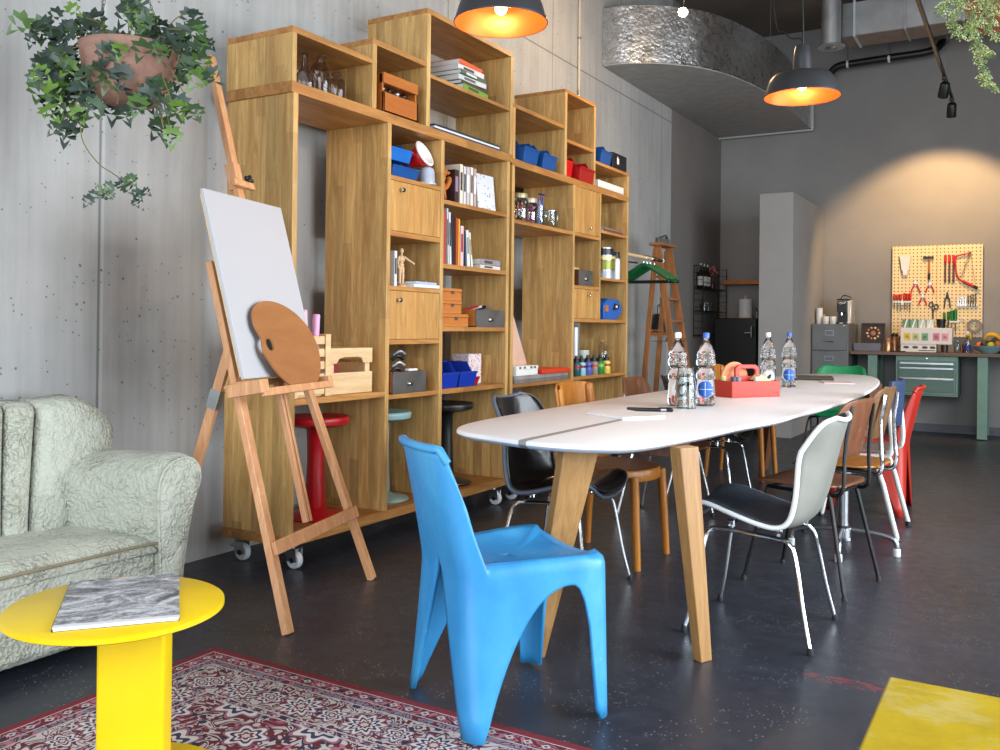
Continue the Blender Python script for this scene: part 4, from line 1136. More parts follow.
# upright books, upper row
row = ((4.418,.045,.195,(56,28,34),'dark maroon book, first upright book right of the toy animal',(150,120,150)),
       (4.468,.034,.235,(226,216,196),'cream book, second in the upper row of upright books',(60,50,50)),
       (4.505,.030,.228,(210,204,206),'pale grey book, third in the upper row of upright books',(40,40,50)),
       (4.542,.036,.230,(196,182,182),'mottled pink-grey book, fourth in the upper row of upright books',(250,250,250)),
       (4.582,.032,.234,(220,214,208),'off-white book, fifth in the upper row of upright books',(90,60,60)),
       (4.618,.030,.232,(182,160,156),'faded rose book, last in the upper row of upright books',(236,230,228)))
for y, w, h, rgb, nm, ti in row: book(nm, (-3.0,y,1.8345), w, .20, h, rgb, 'upper row of upright books', flat=False, title=ti)
n = NT('speckled_cover'); n.set(n.mix(n.math('LESS_THAN', n.voro(38), .20), lin((214,216,222)), lin((58,60,70))), .6)
o = MB().box(-.012,.012,-.095,.095,0,.225).build('notebook', n.m, None, .002); o.location = (-2.935,4.80,1.8355); o.rotation_euler = (0,-.10,-.06); tag(o, 'white speckled notebook facing forward at the end of the upper book row', 'notebook')
o = MB().box(-.02,.02,-.03,.03,0,.012).build('notepad', M['white'], None, .001); o.location = (-2.90,4.80,1.8345); tag(o, 'small white pad lying in front of the speckled notebook', 'paper')
# leaning books, lower row
row = ((4.275,.050,.30,(168,64,52),'brick red book at the left of the leaning book row',None,.0),(4.326,.016,.32,(190,192,196),'tall silver binder leaning second in the lower book row',(60,60,60),.05),(4.3475,.022,.30,(206,206,202),'light grey book third in the leaning book row',(30,30,34),.05),
       (4.375,.030,.285,(24,24,44),'navy book fourth in the leaning book row',None,.03),(4.412,.022,.275,(176,72,30),'rust book fifth in the leaning book row',None,0),(4.434,.016,.272,(232,176,44),'yellow book sixth in the leaning book row',None,0),
       (4.466,.036,.235,(214,180,184),'red and white dotted book seventh in the leaning book row',(150,30,50),0),(4.5075,.016,.21,(52,58,74),'slim slate book eighth in the leaning book row',None,.06),(4.5415,.030,.215,(214,218,220),'white book ninth in the leaning book row',(120,130,140),.09),(4.580,.018,.205,(226,220,200),'cream book last in the leaning book row',(150,120,60),.15))
for y, w, h, rgb, nm, ti, ln in row: book(nm, (-2.99,y-.0,1.4725+w/2*sin(abs(ln))), w, .20, h, rgb, 'leaning row of books', flat=False, title=ti, rx=ln)
z = 1.4725
for h, rgb, nm in ((.024,(206,200,198),'pale book lying at the bottom right of the leaning book row'),(.036,(142,136,140),'grey book lying on the pale book right of the leaning row')):
    book(nm, (-2.99,4.80,z), .24, .19, h, rgb, 'books lying flat right of the leaning row', title=(80,60,60)); z += h+.0005
# crates
def crate(label, loc, w, d, h, kind, rz=0):
    t = thing('wooden_crate', label, 'crate', loc, rz)
    P = M['pine']
    if kind == 'tall':   # slatted on every side
        nS = 5; gap = .02; sh = (h-.02-gap*(nS-1))/nS
        for nm, f in (('front_slats', lambda z0, z1: (d/2-.009,d/2,-w/2,w/2,z0,z1)), ('back_slats', lambda z0, z1: (-d/2,-d/2+.009,-w/2,w/2,z0,z1)),
                      ('side_slats', lambda z0, z1: (-d/2+.009,d/2-.009,-w/2,-w/2+.009,z0,z1)), ('side_slats', lambda z0, z1: (-d/2+.009,d/2-.009,w/2-.009,w/2,z0,z1))):
            m = MB()
            for k in range(nS):
                z0 = .01+k*(sh+gap); m.box(*f(z0, z0+sh))
            m.build(nm, P, t, .0015)
        for x in (-d/2+.022,d/2-.022):
            for y in (-w/2+.022,w/2-.022): MB().box(x-.013,x+.013,y-.013,y+.013,.0,h).build('post', P, t, .001)
        MB().box(d/2,d/2+.008,w/2-.036,w/2,0,h).build('edge_batten', P, t, .0015); MB().box(d/2,d/2+.008,-w/2,-w/2+.036,0,h).build('edge_batten', P, t, .0015)
    else:
        m = MB(); m.box(d/2-.010,d/2,-w/2,w/2,.0,.105)
        m.build('front_board', P, t, .0015)
        # top board with arched hand hole underneath
        top = [(-w/2,h-.075),(-w/2+.055,h-.075),(-w/2+.075,h-.052),(-w/2+.115,h-.045),(w/2-.115,h-.045),(w/2-.085,h-.05),(w/2-.07,h-.075),(w/2,h-.075),(w/2,h),(-w/2,h)]
        m = MB(); m.prism(top, d/2-.010, d/2, 'x'); m.build('top_board', P, t, .0015)
        MB().box(d/2-.02,d/2-.010,-w/2+.01,-w/2+.045,.0,h-.005).build('post', P, t, .001); MB().box(d/2-.02,d/2-.010,w/2-.045,w/2-.01,.0,h-.005).build('post', P, t, .001)
        for s_ in (-1,1):
            m = MB()
            for z0, z1 in ((0,.075),(.09,.145),(.16,h)): m.box(-d/2,d/2-.02,s_*w/2-(.009 if s_ > 0 else 0),s_*w/2+(.009 if s_ < 0 else 0),z0,z1)
            m.build('side_slats', P, t, .0015)
        MB().box(-d/2,-d/2+.009,-w/2,w/2,0,h).build('back_board', P, t, .0015)
    MB().box(-d/2+.009,d/2-.02,-w/2+.009,w/2-.009,.0,.008).build('bottom', P, t)
    return t
crate('tall slatted pine crate behind the palette, holding rolled cloth', (-3.035,3.205,.7805), .26, .26, .295, 'tall')
crate('low pine crate with a hand hole, right of the tall slatted crate', (-3.07,3.515,.7805), .33, .30, .225, 'low')
c = MB(); c.tube(cat([(-.0,.0,.02),(.0,.0,.2),(.02,.02,.36),(.04,.03,.405)], 4), [.04]*5+[.042]*4+[.06]*3+[.03], 12); o = c.build('rolled_cloth', plain((150,20,28), .8, 0, .1), None); o.location = (-3.115,3.195,.79); tag(o, 'dark red rolled cloth standing in the tall slatted crate', 'cloth')
for k, (x, y, a, nm) in enumerate(((-2.965,3.272,.0,'pale pink'),(-2.925,3.272,.0,'lilac pink'))):
    o = MB().lathe([(0,0),(.016,0),(.018,.01),(.018,.395-.02*k),(.014,.40-.02*k),(0,.40-.02*k)], 14).build('marker', plain((232,186-14*k,204+8*k), .5, 0, .02), None); o.location = (x-.03,y,.79); o.rotation_euler = (.06*(1-2*k),.0,0); tag(o, nm+' marker roll sticking out of the tall slatted crate', 'marker')
o = MB().box(-.06,.06,-.07,.07,0,.13).build('crimson_box', plain((140,24,46), .6), None, .003); o.location = (-3.06,3.44,.7895); tag(o, 'crimson box inside the low pine crate behind the hand hole', 'box')
# stools in the base of the shelf
def stool(label, loc, rgb, h=.49, r=.165):
    t = thing('stool', label, 'stool', loc)
    c = plain(rgb, .35, 0, .04)
    MB().lathe([(0,h-.05),(r*.75,h-.05),(r*.98,h-.035),(r,h-.02),(r,h-.008),(r*.96,h),(r*.3,h-.006),(0,h-.006)], 40).build('seat', c, t, ang=50)
    MB().lathe([(.045,.035),(.052,.06),(.045,.2),(.042,.3),(.046,h-.07),(.07,h-.05)], 28).build('column', c, t, ang=60)
    MB().lathe([(0,0),(r*.92,0),(r*.95,.008),(r*.9,.016),(r*.45,.028),(.046,.05)], 40).build('base', c, t, ang=60)
stool('red pedestal stool under the wooden crates', (-3.08,3.44,.1655), (176,16,26), .50, .165)
stool('pale turquoise pedestal stool under the lower grey drawer box', (-3.08,3.965,.1655), (150,186,186), .485, .165)
stool('black pedestal stool under the royal blue bins', (-3.08,4.60,.1655), (26,27,30), .49, .17)
# second unit
o = MB().box(-.11,.11,-.14,.14,0,.125).build('black_case', plain((24,26,30), .4, 0, .06), None, .004); o.location = (-2.985,6.76,2.3865); tag(o, 'black case with a white mark on top of the second unit', 'box')
MB().box(.1105,.1115,-.06,-.02,.04,.085).add([(.1105,-.06,.085),(.1105,-.03,.085),(.1105,-.045,.105)],[(0,1,2)]).build('mark', M['white'], o)
book('thick white book lying under the black case', (-2.99,6.58,2.1965), .50, .24, .055, (230,226,218), None)
z = 1.8705
book('slim brown book lying in the right column near the hangers', (-2.99,6.66,z), .38, .22, .018, (120,70,50), None); book('slim grey book on the slim brown book, right column', (-2.99,6.66,z+.0185), .36, .21, .016, (136,120,112), None)
def jar(label, loc, r, h, fill, lid, contents='stuff'):
    t = thing('glass_jar', label, 'jar', loc)
    MB().lathe(hollow([(.001,0),(r*.92,0),(r,.008),(r,h*.80),(r*.80,h*.9),(r*.80,h)], .003), 28).build('jar_glass', M['thin'], t, ang=50)
    if lid: MB().lathe([(0,h+.012),(r*.84,h+.012),(r*.86,h+.008),(r*.86,h-.018),(r*.82,h-.018)], 28).build('lid', plain(lid, .35, .5, .03), t, ang=40)
    if fill:
        m = MB(); random.seed(len(label))
        for k in range(46):
            a = random.random()*2*pi; q = (r-.016)*sqrt(random.random())
            m.ball((q*cos(a), q*sin(a), .014+random.random()*h*.66), random.uniform(.006,.011), seg=7, rings=5)
        n = NT('jar_contents'); cc = n.ramp(n.white(n.math_vec if False else n.n('ShaderNodeNewGeometry').outputs['Random Per Island']) if False else n.n('ShaderNodeNewGeometry').outputs['Random Per Island'], [(i/len(fill), c) for i, c in enumerate(fill)], 'CONSTANT'); n.set(cc, .5)
        o = m.build('contents', n.m, t); o['kind'] = 'stuff'
    return t
jar('glass jar of coloured beads with brass lid, left in the jar shelf', (-2.94,5.235,1.8125), .062, .175, [(206,60,60),(230,190,70),(240,236,230),(190,60,120),(220,140,60)], (196,180,140))
jar('glass jar of pink beads with pale lid, second in the jar shelf', (-2.94,5.372,1.8125), .060, .16, [(216,70,150),(200,50,120),(236,150,190),(120,60,90)], (206,196,176))
t = thing('pencil_jar', 'glass jar full of blue scissors and pens, third in the jar shelf', 'jar', (-2.94,5.50,1.8125))
MB().lathe(hollow([(.001,0),(.045,0),(.048,.006),(.048,.14)], .003), 24).build('jar_glass', M['thin'], t, ang=50)
for k in range(7):
    a = k*.9; MB().tube([(.02*cos(a),.02*sin(a),.01),(.034*cos(a),.034*sin(a),.17+.012*(k % 3))], .0075, 8).build('pencil', plain([(64,74,140),(40,44,90),(130,140,190),(90,40,60)][k % 4], .45, 0, 0), t)
for k in (0,1): MB().tube([(.03+.016*cos(a),(-.02+.034*k)+.016*sin(a),.215) for a in [2*pi*q/16 for q in range(16)]], .005, 6, closed=True).tube([(.01,-.005+.01*k,.02),(.03,-.02+.034*k,.198)], .005, 6).build('scissor_handle', plain((70,60,120), .4, 0, 0), t)
t = thing('pen_cup', 'small clear lidded glass at the right end of the jar shelf', 'jar', (-2.94,5.67,1.8125))
MB().lathe(hollow([(.001,0),(.050,0),(.053,.006),(.053,.12)], .003), 24).build('cup_glass', M['thin'], t, ang=50)
MB().lathe([(0,.128),(.05,.128),(.056,.124),(.056,.118),(0,.118)], 24).build('lid', M['steel'], t)
MB().tube(cat([(.054,-.03,.11),(.075,-.03,.09),(.075,-.03,.05),(.054,-.03,.03)], 4), .004, 6).build('handle', M['steel'], t)
# leaning pink board and flat boxes in the tall open bay
o = MB().prism([(0,0),(.36,0),(.155,.345),(0,.345)], -.006, .006, 'x').build('board_offcut', plain((206,166,146), .6, 0, .04), None, .001); o.location = (-2.975,5.058,.866); o.rotation_euler = (0,0,0); tag(o, 'pinkish triangular board offcut standing in the tall open bay', 'board')
t = thing('flat_case', 'long mottled grey flat case at the bottom of the tall open bay', 'case', (-2.965,5.44,.7525))
MB().box(-.14,.10,-.375,.40,0,.024).build('base', plain((120,112,108), .6, 0, .12), t, .002); MB().box(-.14,.10,-.375,.40,.0245,.050).build('lid', plain((142,134,130), .6, 0, .14), t, .002)
t = thing('white_carton', 'white cardboard box with printed side on the mottled flat case', 'box', (-2.97,5.215,.803))
MB().box(-.12,.11,-.135,.155,0,.038).build('body', M['paper'], t, .002); MB().box(-.122,.112,-.137,.157,.0385,.062).build('lid', plain((226,224,220), .6, 0, .02), t, .002)
for y in (-.09,-.03,.06,.11): MB().box(.112,.1128,y-.015,y+.015,.044,.058).build('print', plain((96,96,100), .6, 0, 0), t)
o = MB().box(-.11,.10,-.21,.21,0,.030).build('orange_folder', plain((212,62,26), .5, 0, .04), None, .003); o.location = (-2.95,5.63,.803); tag(o, 'flat orange-red folder right of the white carton', 'folder')
# tins, spray can, blue case
z = 1.5085
for k, (h, r, rgb, nm) in enumerate(((.07,.085,(150,158,170),'steel tin with a blue band at the bottom of the tin stack'),(.085,.088,(128,132,52),'olive green tin second in the tin stack'),(.03,.09,(232,204,120),'shallow cream tin third in the tin stack'),(.06,.08,(40,42,46),'dark grey tin fourth in the tin stack'))):
    t = thing('paint_tin', nm, 'tin', (-2.96,6.66,z), 0, 'stack of paint tins'); c = plain(rgb, .35, .3, .08)
    MB().lathe([(0,0),(r,0),(r,h-.008),(0,h-.008)], 28).build('body', c, t, ang=40); MB().lathe([(0,h-.008),(r*1.03,h-.008),(r*1.03,h),(0,h)], 28).build('lid', M['steel'], t, ang=40); z += h+.0005
def spray():
    t = thing('spray_can', 'white spray can with a black cap beside the tin stack', 'spray can', (-2.925,6.805,1.5085))
    MB().lathe([(0,0),(.036,0),(.038,.004),(.038,.16),(.030,.175),(0,.175)], 24).build('body', plain((226,226,230), .3, 0, .02), t, ang=40)
    MB().lathe([(0,.172),(.036,.172),(.036,.21),(.033,.225),(0,.225)], 24).build('cap', M['black'], t, ang=40)
spray()
def blue_case():
    t = thing('tool_case', 'bright blue angular plastic case low in the right column', 'case', (-2.975,6.66,1.1855))
    c = plain((22,92,176), .35, 0, .04)
    m = MB(); m.prism([(-.17,0),(.08,0),(.17,.05),(.19,.10),(.12,.16),(-.10,.165),(-.17,.12)], -.09, .095, 'x'); m.build('body', c, t, .006)
    m = MB(); m.prism([(.0,.075),(.10,.085),(.12,.12),(.03,.13)], .095, .103, 'x'); m.build('emblem', M['black'], t, .001); MB().box(.1035,.1045,.04,.075,.095,.112).build('label_mark', M['white'], t)
    MB().box(.095,.107,-.16,-.11,.06,.11).build('latch', M['boxwood'], t, .002)
blue_case()
def paint(label, y, cap, lab, band, x=-2.915):
    t = thing('paint_bottle', label, 'paint bottle', (x,y,.7605), 0, 'row of acrylic paint bottles')
    MB().lathe([(0,0),(.032,0),(.035,.004),(.035,.085),(.026,.10),(0,.10)], 24).build('body', plain(lab, .35, 0, .02), t, ang=40)
    MB().lathe([(.0352,.058),(.0354,.058),(.0354,.078),(.0352,.078)], 24).build('band', plain(band, .4, 0, 0), t)
    MB().lathe([(0,.10),(.024,.10),(.024,.125),(.012,.13),(.010,.150),(0,.152)], 20).build('cap', plain(cap, .4, 0, 0), t, ang=40)
BK = (20,22,24)
for y, lab, band, nm in ((6.075,(34,84,84),(150,30,60),'dark teal paint bottle at the left end of the row'),(6.165,(150,196,214),(110,30,50),'light blue paint bottle second in the row'),(6.275,(86,96,170),(40,30,120),'violet blue paint bottle third in the row'),(6.385,(150,134,126),(190,60,40),'grey-brown paint bottle fourth in the row'),(6.50,(36,132,58),(120,190,60),'green paint bottle fifth in the row'),(6.62,(226,204,84),(176,40,30),'yellow paint bottle at the right end of the row')):
    paint(nm, y, BK, lab, band)
bottle('white-capped glass jar behind the grey-brown paint bottle', [(0,0),(.05,0),(.05,.15),(.055,.152),(.055,.185),(0,.185)], (-3.03,6.42,.7605), plain((190,196,186), .4), None, 'white_lid_jar', 'jar')
bottle('clear plastic bottle at the right of the paint row', hollow([(.001,0),(.048,0),(.052,.01),(.05,.09),(.052,.17),(.03,.22),(.018,.235),(.018,.255)], .002), (-3.02,6.79,.7605), M['glass'], None, 'plastic_bottle')
o = MB().ball((0,0,.0), .035, (1,1,1.3)).build('red_sponge', plain((190,50,40), .8, 0, .1), None); o.location = (-3.12,6.60,.806); tag(o, 'small red sponge behind the paint bottles', 'sponge')
o = MB().lathe([(0,0),(.025,0),(.025,.36),(0,.36)], 20).build('cardboard_tube', plain((214,214,220), .3, .2, .02), None, ang=40); o.location = (-2.985,6.195,.7605); tag(o, 'silver cardboard tube standing behind the paint bottles', 'tube')
# ------------------------------------------------------------------ things on the table
water = glass('water_glass', (244,250,252), .0, 1.33)
def water_bottle(label, loc, capc, labc, mark, rz):
    t = thing('water_bottle', label, 'bottle', loc, rz); t.scale.z = .975
    prof = [(.001,0),(.036,0),(.044,.006),(.046,.02),(.046,.125),(.044,.13),(.046,.136),(.046,.165),(.040,.175),(.038,.185),(.041,.197),(.046,.205),(.046,.222),(.040,.238),(.044,.246),(.040,.262),(.028,.295),(.017,.318),(.0135,.325),(.0135,.345)]
    pl = NT('bottle_plastic'); pl.set((248,250,252), .03); pl.b.inputs['Transmission Weight'].default_value = 1; pl.b.inputs['IOR'].default_value = 1.3
    MB().lathe(prof, 32).lathe([(r-.0012, z+.0012) for r, z in prof], 32).build('bottle_body', pl.m, t, ang=50)
    MB().lathe([(0,.334),(.0155,.334),(.0158,.338),(.0155,.358),(.013,.361),(0,.361)], 24).build('cap', plain(capc, .4, 0, 0), t, ang=40)
    # round sticker curved around the body, facing the camera
    r = .0468
    def st(k):
        return lambda u, v: (r*k*cos(( .002+.998*v)*cos(2*pi*u)*.86), r*k*sin((.002+.998*v)*cos(2*pi*u)*.86), .083+(.002+.998*v)*.040*sin(2*pi*u))
    MB().grid(st(1), 36, 8, cu=True).build('sticker', plain(labc, .4, 0, 0), t, ang=60)
    if mark == 'lines':
        m = MB(); k = 1.006
        for z in (.083,): m.grid(lambda u, v: (r*k*cos((u-.5)*1.5), r*k*sin((u-.5)*1.5), z-.0012+.0024*v), 14, 1)
        m.grid(lambda u, v: (r*k*cos(-.02+.05*u), r*k*sin(-.02+.05*u), .050+.066*v), 1, 6)
        m.build('sticker_lines', plain((220,230,244), .4, 0, 0), t)
    else:
        m = MB(); k = 1.006
        m.grid(lambda u, v: (r*k*cos(-.35+.75*u), r*k*sin(-.35+.75*u), .066+.032*u+(.010*sin(pi*u)+.003)*(v-.5)*2), 12, 2)
        m.grid(lambda u, v: (r*k*cos(-.1+.55*u), r*k*sin(-.1+.55*u), .072+.012*u+.008*sin(pi*u)*(v-.5)), 8, 2)
        m.build('sticker_mark', M['black'], t)
    # faint red lettering printed above the sticker
    m = MB(); k = 1.004
    for i in range(3): m.grid(lambda u, v, i=i: (r*k*cos(-.9+.16*i+.07*u), r*k*sin(-.9+.16*i+.07*u), .152+.012*v), 2, 1)
    m.build('print', plain((206,120,116), .5, 0, 0), t)
    return t
vd = lambda x, y: atan2(-y, -x)
water_bottle('water bottle with a white cap, nearest to the marker pen', (-1.470,4.185,.7505), (236,238,240), (228,230,232), 'swoosh', vd(-1.470,4.185)+.25)
water_bottle('water bottle with a blue cap and blue sticker, left of the red caddy', (-1.362,4.28,.7505), (66,108,190), (40,98,190), 'lines', vd(-1.362,4.28)-.05)
water_bottle('water bottle with a white cap behind the red caddy', (-1.41,5.66,.7505), (236,238,240), (228,230,232), 'swoosh', vd(-1.438,5.776)+.1)
water_bottle('water bottle with a blue cap and blue sticker, farthest on the table', (-1.36,6.0,.7505), (66,108,190), (40,98,190), 'lines', vd(-1.388,6.128))
def tumblers(label, loc, n):
    for k in range(n):
        o = MB().lathe([(.050,0),(.050,.004),(.036,.105),(.033,.108),(.001,.108),(.001,.102),(.032,.102),(.0465,.004),(.0465,0),(.050,0)], 28).build('drinking_glass', M['glass'], None, ang=40)
        o.location = (loc[0], loc[1], loc[2]+.042*k); tag(o, label[k], 'glass', 'upturned drinking glasses on the table')
tumblers(['bottom glass of the upturned stack in front of the nearest water bottle','second glass of the upturned stack by the nearest water bottle','top glass of the upturned stack by the nearest water bottle'], (-1.395,4.085,.7505), 3)
def caddy():
    c = (-1.369,5.028,.7505)
    t = thing('desk_caddy', 'red plastic desk caddy with a carry handle in the middle of the table', 'caddy', c, radians(55))
    rd = plain((196,62,48), .45, 0, .03); L, W, H = .33, .165, .088
    m = MB(); a = .006
    for y0, y1 in ((-W/2,-W/2+a),(W/2-a,W/2)): m.box(-L/2,L/2,y0,y1,0,H)
    for x0, x1 in ((-L/2,-L/2+a),(L/2-a,L/2)): m.box(x0,x1,-W/2+a,W/2-a,0,H)
    m.box(-L/2+a,L/2-a,-W/2+a,W/2-a,0,a); m.build('tray', rd, t, .003)
    h = MB(); out = rrect(.165,.115,.035,6); inn = rrect(.115,.042,.018,6); n = len(out)
    # handle plate standing along the middle, with an oblong grip hole
    vs = []; fs = []
    for y in (-.008,.008):
        vs += [(p,y,q+.118) for p, q in out]; vs += [(p,y,q+.132) for p, q in inn]
    for i in range(n):
        j = (i+1) % n; fs += [(i,j,n+j,n+i),(2*n+i,3*n+i,3*n+j,2*n+j),(i,2*n+i,2*n+j,j),(n+i,n+j,3*n+j,3*n+i)]
    h.add(vs, fs); h.box(-.08,.08,-.006,.006,.006,.075); h.build('handle', rd, t, .003)
    MB().box(.13,.15,-W/2-.0008,-W/2,.02,.026).build('emblem', plain((130,30,26), .5, 0, 0), t)
    o = MB(); o.M = TR((c[0],c[1],c[2]+.0065), radians(55)); 
    pol = [(.090*cos(a), .090*sin(a)) for a in [2*pi*k/36 for k in range(36)]]
    b = MB(); b.prism(pol, -.006, .006, 'y'); d = b.build('felt_disc', plain((232,150,110), .8, 0, .03), None, .002)
    d.location = (c[0]-.048*cos(radians(55))-.045*sin(radians(55)), c[1]-.048*sin(radians(55))+.045*cos(radians(55)), c[2]+.099); d.rotation_euler[2] = radians(55); tag(d, 'round salmon felt disc standing in the red caddy', 'disc')
    def put(nm, label, cat_, mk, lx, ly, lz, mat, rot=(0,0,0)):
        m = MB(); mk(m); o = m.build(nm, mat, None, .001); ca, sa = cos(radians(55)), sin(radians(55))
        o.location = (c[0]+lx*ca-ly*sa, c[1]+lx*sa+ly*ca, c[2]+lz); o.rotation_euler = (rot[0],rot[1],radians(55)+rot[2]); tag(o, label, cat_)
    put('paper_sheet', 'pale yellow-green folded sheet lying in the right end of the red caddy', 'paper', lambda m: m.hexa([(-.065,-.045,0),(.070,-.045,-.02),(.070,.008,-.02),(-.065,.008,0),(-.03,-.045,.03),(.066,-.045,-.015),(.066,.008,-.015),(-.03,.008,.03)]), .078,-.018,.092, plain((214,216,150), .8, 0, .05))
    for k, (x, y, rgb, nm) in enumerate(((-.13,-.05,(70,84,110),'blue-grey'),(-.10,-.052,(120,130,140),'silver'),(-.135,.03,(210,216,150),'lime'),(.02,-.055,(206,206,206),'white'))):
        put('glue_stick', nm+' capped glue stick standing in the red caddy', 'glue stick', lambda m: m.lathe([(0,0),(.013,0),(.013,.075),(.0142,.076),(.0142,.102),(.012,.105),(0,.105)], 16), x, y, .0065, plain(rgb, .45, 0, 0))
caddy()
def notebook_far():
    t = thing('notebook', 'thin dark notebook lying near the far end of the table', 'notebook', (-1.46,7.15,.7505), radians(12))
    MB().box(-.16,.16,-.24,.24,.012,.015).build('cover', plain((92,84,80), .5, 0, .04), t); MB().box(-.158,.158,-.238,.238,.002,.012).build('pages', plain((50,46,46), .7, 0, 0), t); MB().box(-.16,.16,-.24,.24,0,.002).build('back_cover', plain((60,54,52), .5, 0, .04), t)
notebook_far()
o = MB().box(-.10,.10,-.14,.14,0,.006).build('pink_paper', plain((232,206,206), .7, 0, .02), None, .001); o.location = (-1.20,6.75,.7505); o.rotation_euler[2] = .3; tag(o, 'pale pink paper pad lying in front of the dark notebook', 'paper')

# ------------------------------------------------------------------ far corner: partition, ladder, hangers, kitchen
struct(MB().box(-2.495,-2.150,9.6,YB-.001,0,2.545).build('wall_partition', paintwall('partition_paint', (152,150,148)), None, .004))
def ladder():
    t = thing('step_ladder', 'wooden stepladder standing beside the shelving near the wall', 'ladder', (-2.9,8.15,0))
    L = TR((2.9,-8.15,0)); W = M['ladderwood']
    def fx(z): return -3.015+(1.88-z)*.163
    for y, s_ in ((8.0,-1),(8.30,1)):
        b = MB(); b.M = L; b.bar((fx(0),y+s_*.03,0),(fx(1.90),y,1.90),.028,.062,(1,0,.1)); b.build('front_rail', W, t, .003)
        b = MB(); b.M = L; b.bar((-3.18,y+s_*.025,0),(-3.035,y,1.86),.026,.045,(1,0,.1)); b.build('rear_rail', W, t, .003)
    for z in (.22,.45,.67,.86,1.02,1.19,1.395,1.60):
        b = MB(); b.M = L; b.box(fx(z)-.055,fx(z)+.04,8.0,8.30,z-.012,z+.012); b.build('step', W, t, .002)
    b = MB(); b.M = L; b.box(-3.085,-2.955,7.96,8.34,1.89,1.915); b.build('top_plate', W, t, .003)
    for z in (.4,1.1):
        b = MB(); b.M = L; b.bar((-3.16+.08*z,8.0,z),(-3.16+.08*z,8.30,z),.03,.016,(0,0,1)); b.build('rear_brace', W, t, .002)
    for y in (8.02,8.28):
        b = MB(); b.M = L; b.tube([(fx(1.0)-.02,y,1.0),(-3.10,y,1.0)], .003, 6); b.build('stay', M['steel'], t)
ladder()
def staple():
    t = thing('staple_gun', 'small grey tool lying on top of the wooden stepladder', 'tool', (-3.02,8.14,1.9155), radians(78))
    MB().box(-.10,.10,-.02,.02,0,.05).build('body', plain((96,102,104), .4, .4, .08), t, .006)
    MB().bar((-.09,0,.045),(.06,0,.085),.024,.016).build('lever', plain((80,86,90), .4, .4, .06), t, .003)
    MB().ball((.07,0,.06), .016, seg=10, rings=6).build('knob', M['black'], t)
staple()
def rail():
    t = thing('clothes_rail', 'wooden clothes rod sticking out from the side of the second shelving unit', 'rail', (-2.9,6.944,1.73))
    b = MB(); b.M = Matrix.Rotation(-pi/2,4,'X'); b.lathe([(0,0),(.014,0),(.014,.60),(0,.60)], 16); b.build('rod', M['pine'], t, ang=40)
    b = MB(); b.M = Matrix.Rotation(-pi/2,4,'X'); b.lathe([(.0145,.60),(.0145,.86),(0,.86)], 16); b.build('rod_sleeve', M['black'], t, ang=40)
    MB().ball((0,.87,0), .019).build('end_cap', M['white'], t)
    b = MB(); b.tube([(-.14,0,-.045),(-.14,.62,-.03)], .007, 8); b.build('thin_rod', M['black'], t)
rail()
def hanger():
    t = thing('coat_hanger', 'dark green plastic coat hanger on the wooden rod', 'hanger', (-2.9,7.36,1.73), 0, 'green coat hangers on the wooden rod')
    g = plain((12,92,52), .35, 0, .06)
    pts = cat([(-.225,0,-.20),(-.215,0,-.185),(-.12,0,-.125),(-.03,0,-.072),(0,0,-.066),(.03,0,-.072),(.12,0,-.125),(.215,0,-.185),(.225,0,-.20)], 5)
    m = MB(); n = len(pts)
    def sh(u, v):
        i = min(int(u*(n-1)+.5), n-1); p = pts[i]; a = 2*pi*v
        return (p.x, .014*cos(a), p.z+.018*sin(a))
    m.grid(sh, n-1, 10, cv=True); m.build('shoulder', g, t, ang=70)
    MB().tube([(-.22,0,-.205),(.22,0,-.205)], .0075, 8).build('bar', plain((16,30,24), .4, 0, 0), t)
    MB().tube(cat([(0,0,-.052),(0,0,-.030),(.015,0,-.017),(.0215,0,.0),(.0155,0,.0155),(0,0,.0215),(-.0155,0,.0155),(-.0215,0,.001)], 4), .0028, 6).build('hook', M['chrome'], t)
    return t
h0 = hanger(); h0['label'] = 'green coat hanger nearest to the shelving unit on the wooden rod'
for y, rz, lb in ((7.44,.05,'second green coat hanger from the shelving unit on the rod'),(7.52,-.04,'third green coat hanger from the shelving unit on the rod'),(7.62,.07,'green coat hanger farthest along the rod, near the ladder')): dup(h0, (-2.9,y,1.73), rz, lb)
def small_cab():
    t = thing('side_cabinet', 'narrow white cabinet with a wooden top behind the stepladder', 'cabinet', (-3.29,8.86,0))
    MB().box(-.105,.10,-.11,.10,.04,1.05).build('body', plain((176,172,168), .6, 0, .03), t, .003); MB().box(-.108,.108,-.12,.11,1.05,1.08).build('top', M['boxwood'], t, .002); MB().box(-.10,.09,-.10,.09,0,.04).build('plinth', M['black'], t)
    o = MB().grid(lambda u, v: (.085*(1-.25*v)*cos(2*pi*u), .10*(1-.3*v)*sin(2*pi*u)*(1+.08*sin(5*u*pi)), .19*v), 20, 8, cu=True).build('bag', plain((30,30,34), .7, 0, .1), None, ang=70)
    o.location = (-3.29,8.86,1.0805); tag(o, 'black bag standing on the narrow white cabinet', 'bag')
    MB().tube(cat([(-.03,-.04,.18),(-.03,-.03,.27),(-.03,.03,.27),(-.03,.04,.18)], 5), .006, 6).build('strap', M['black'], o)
small_cab()
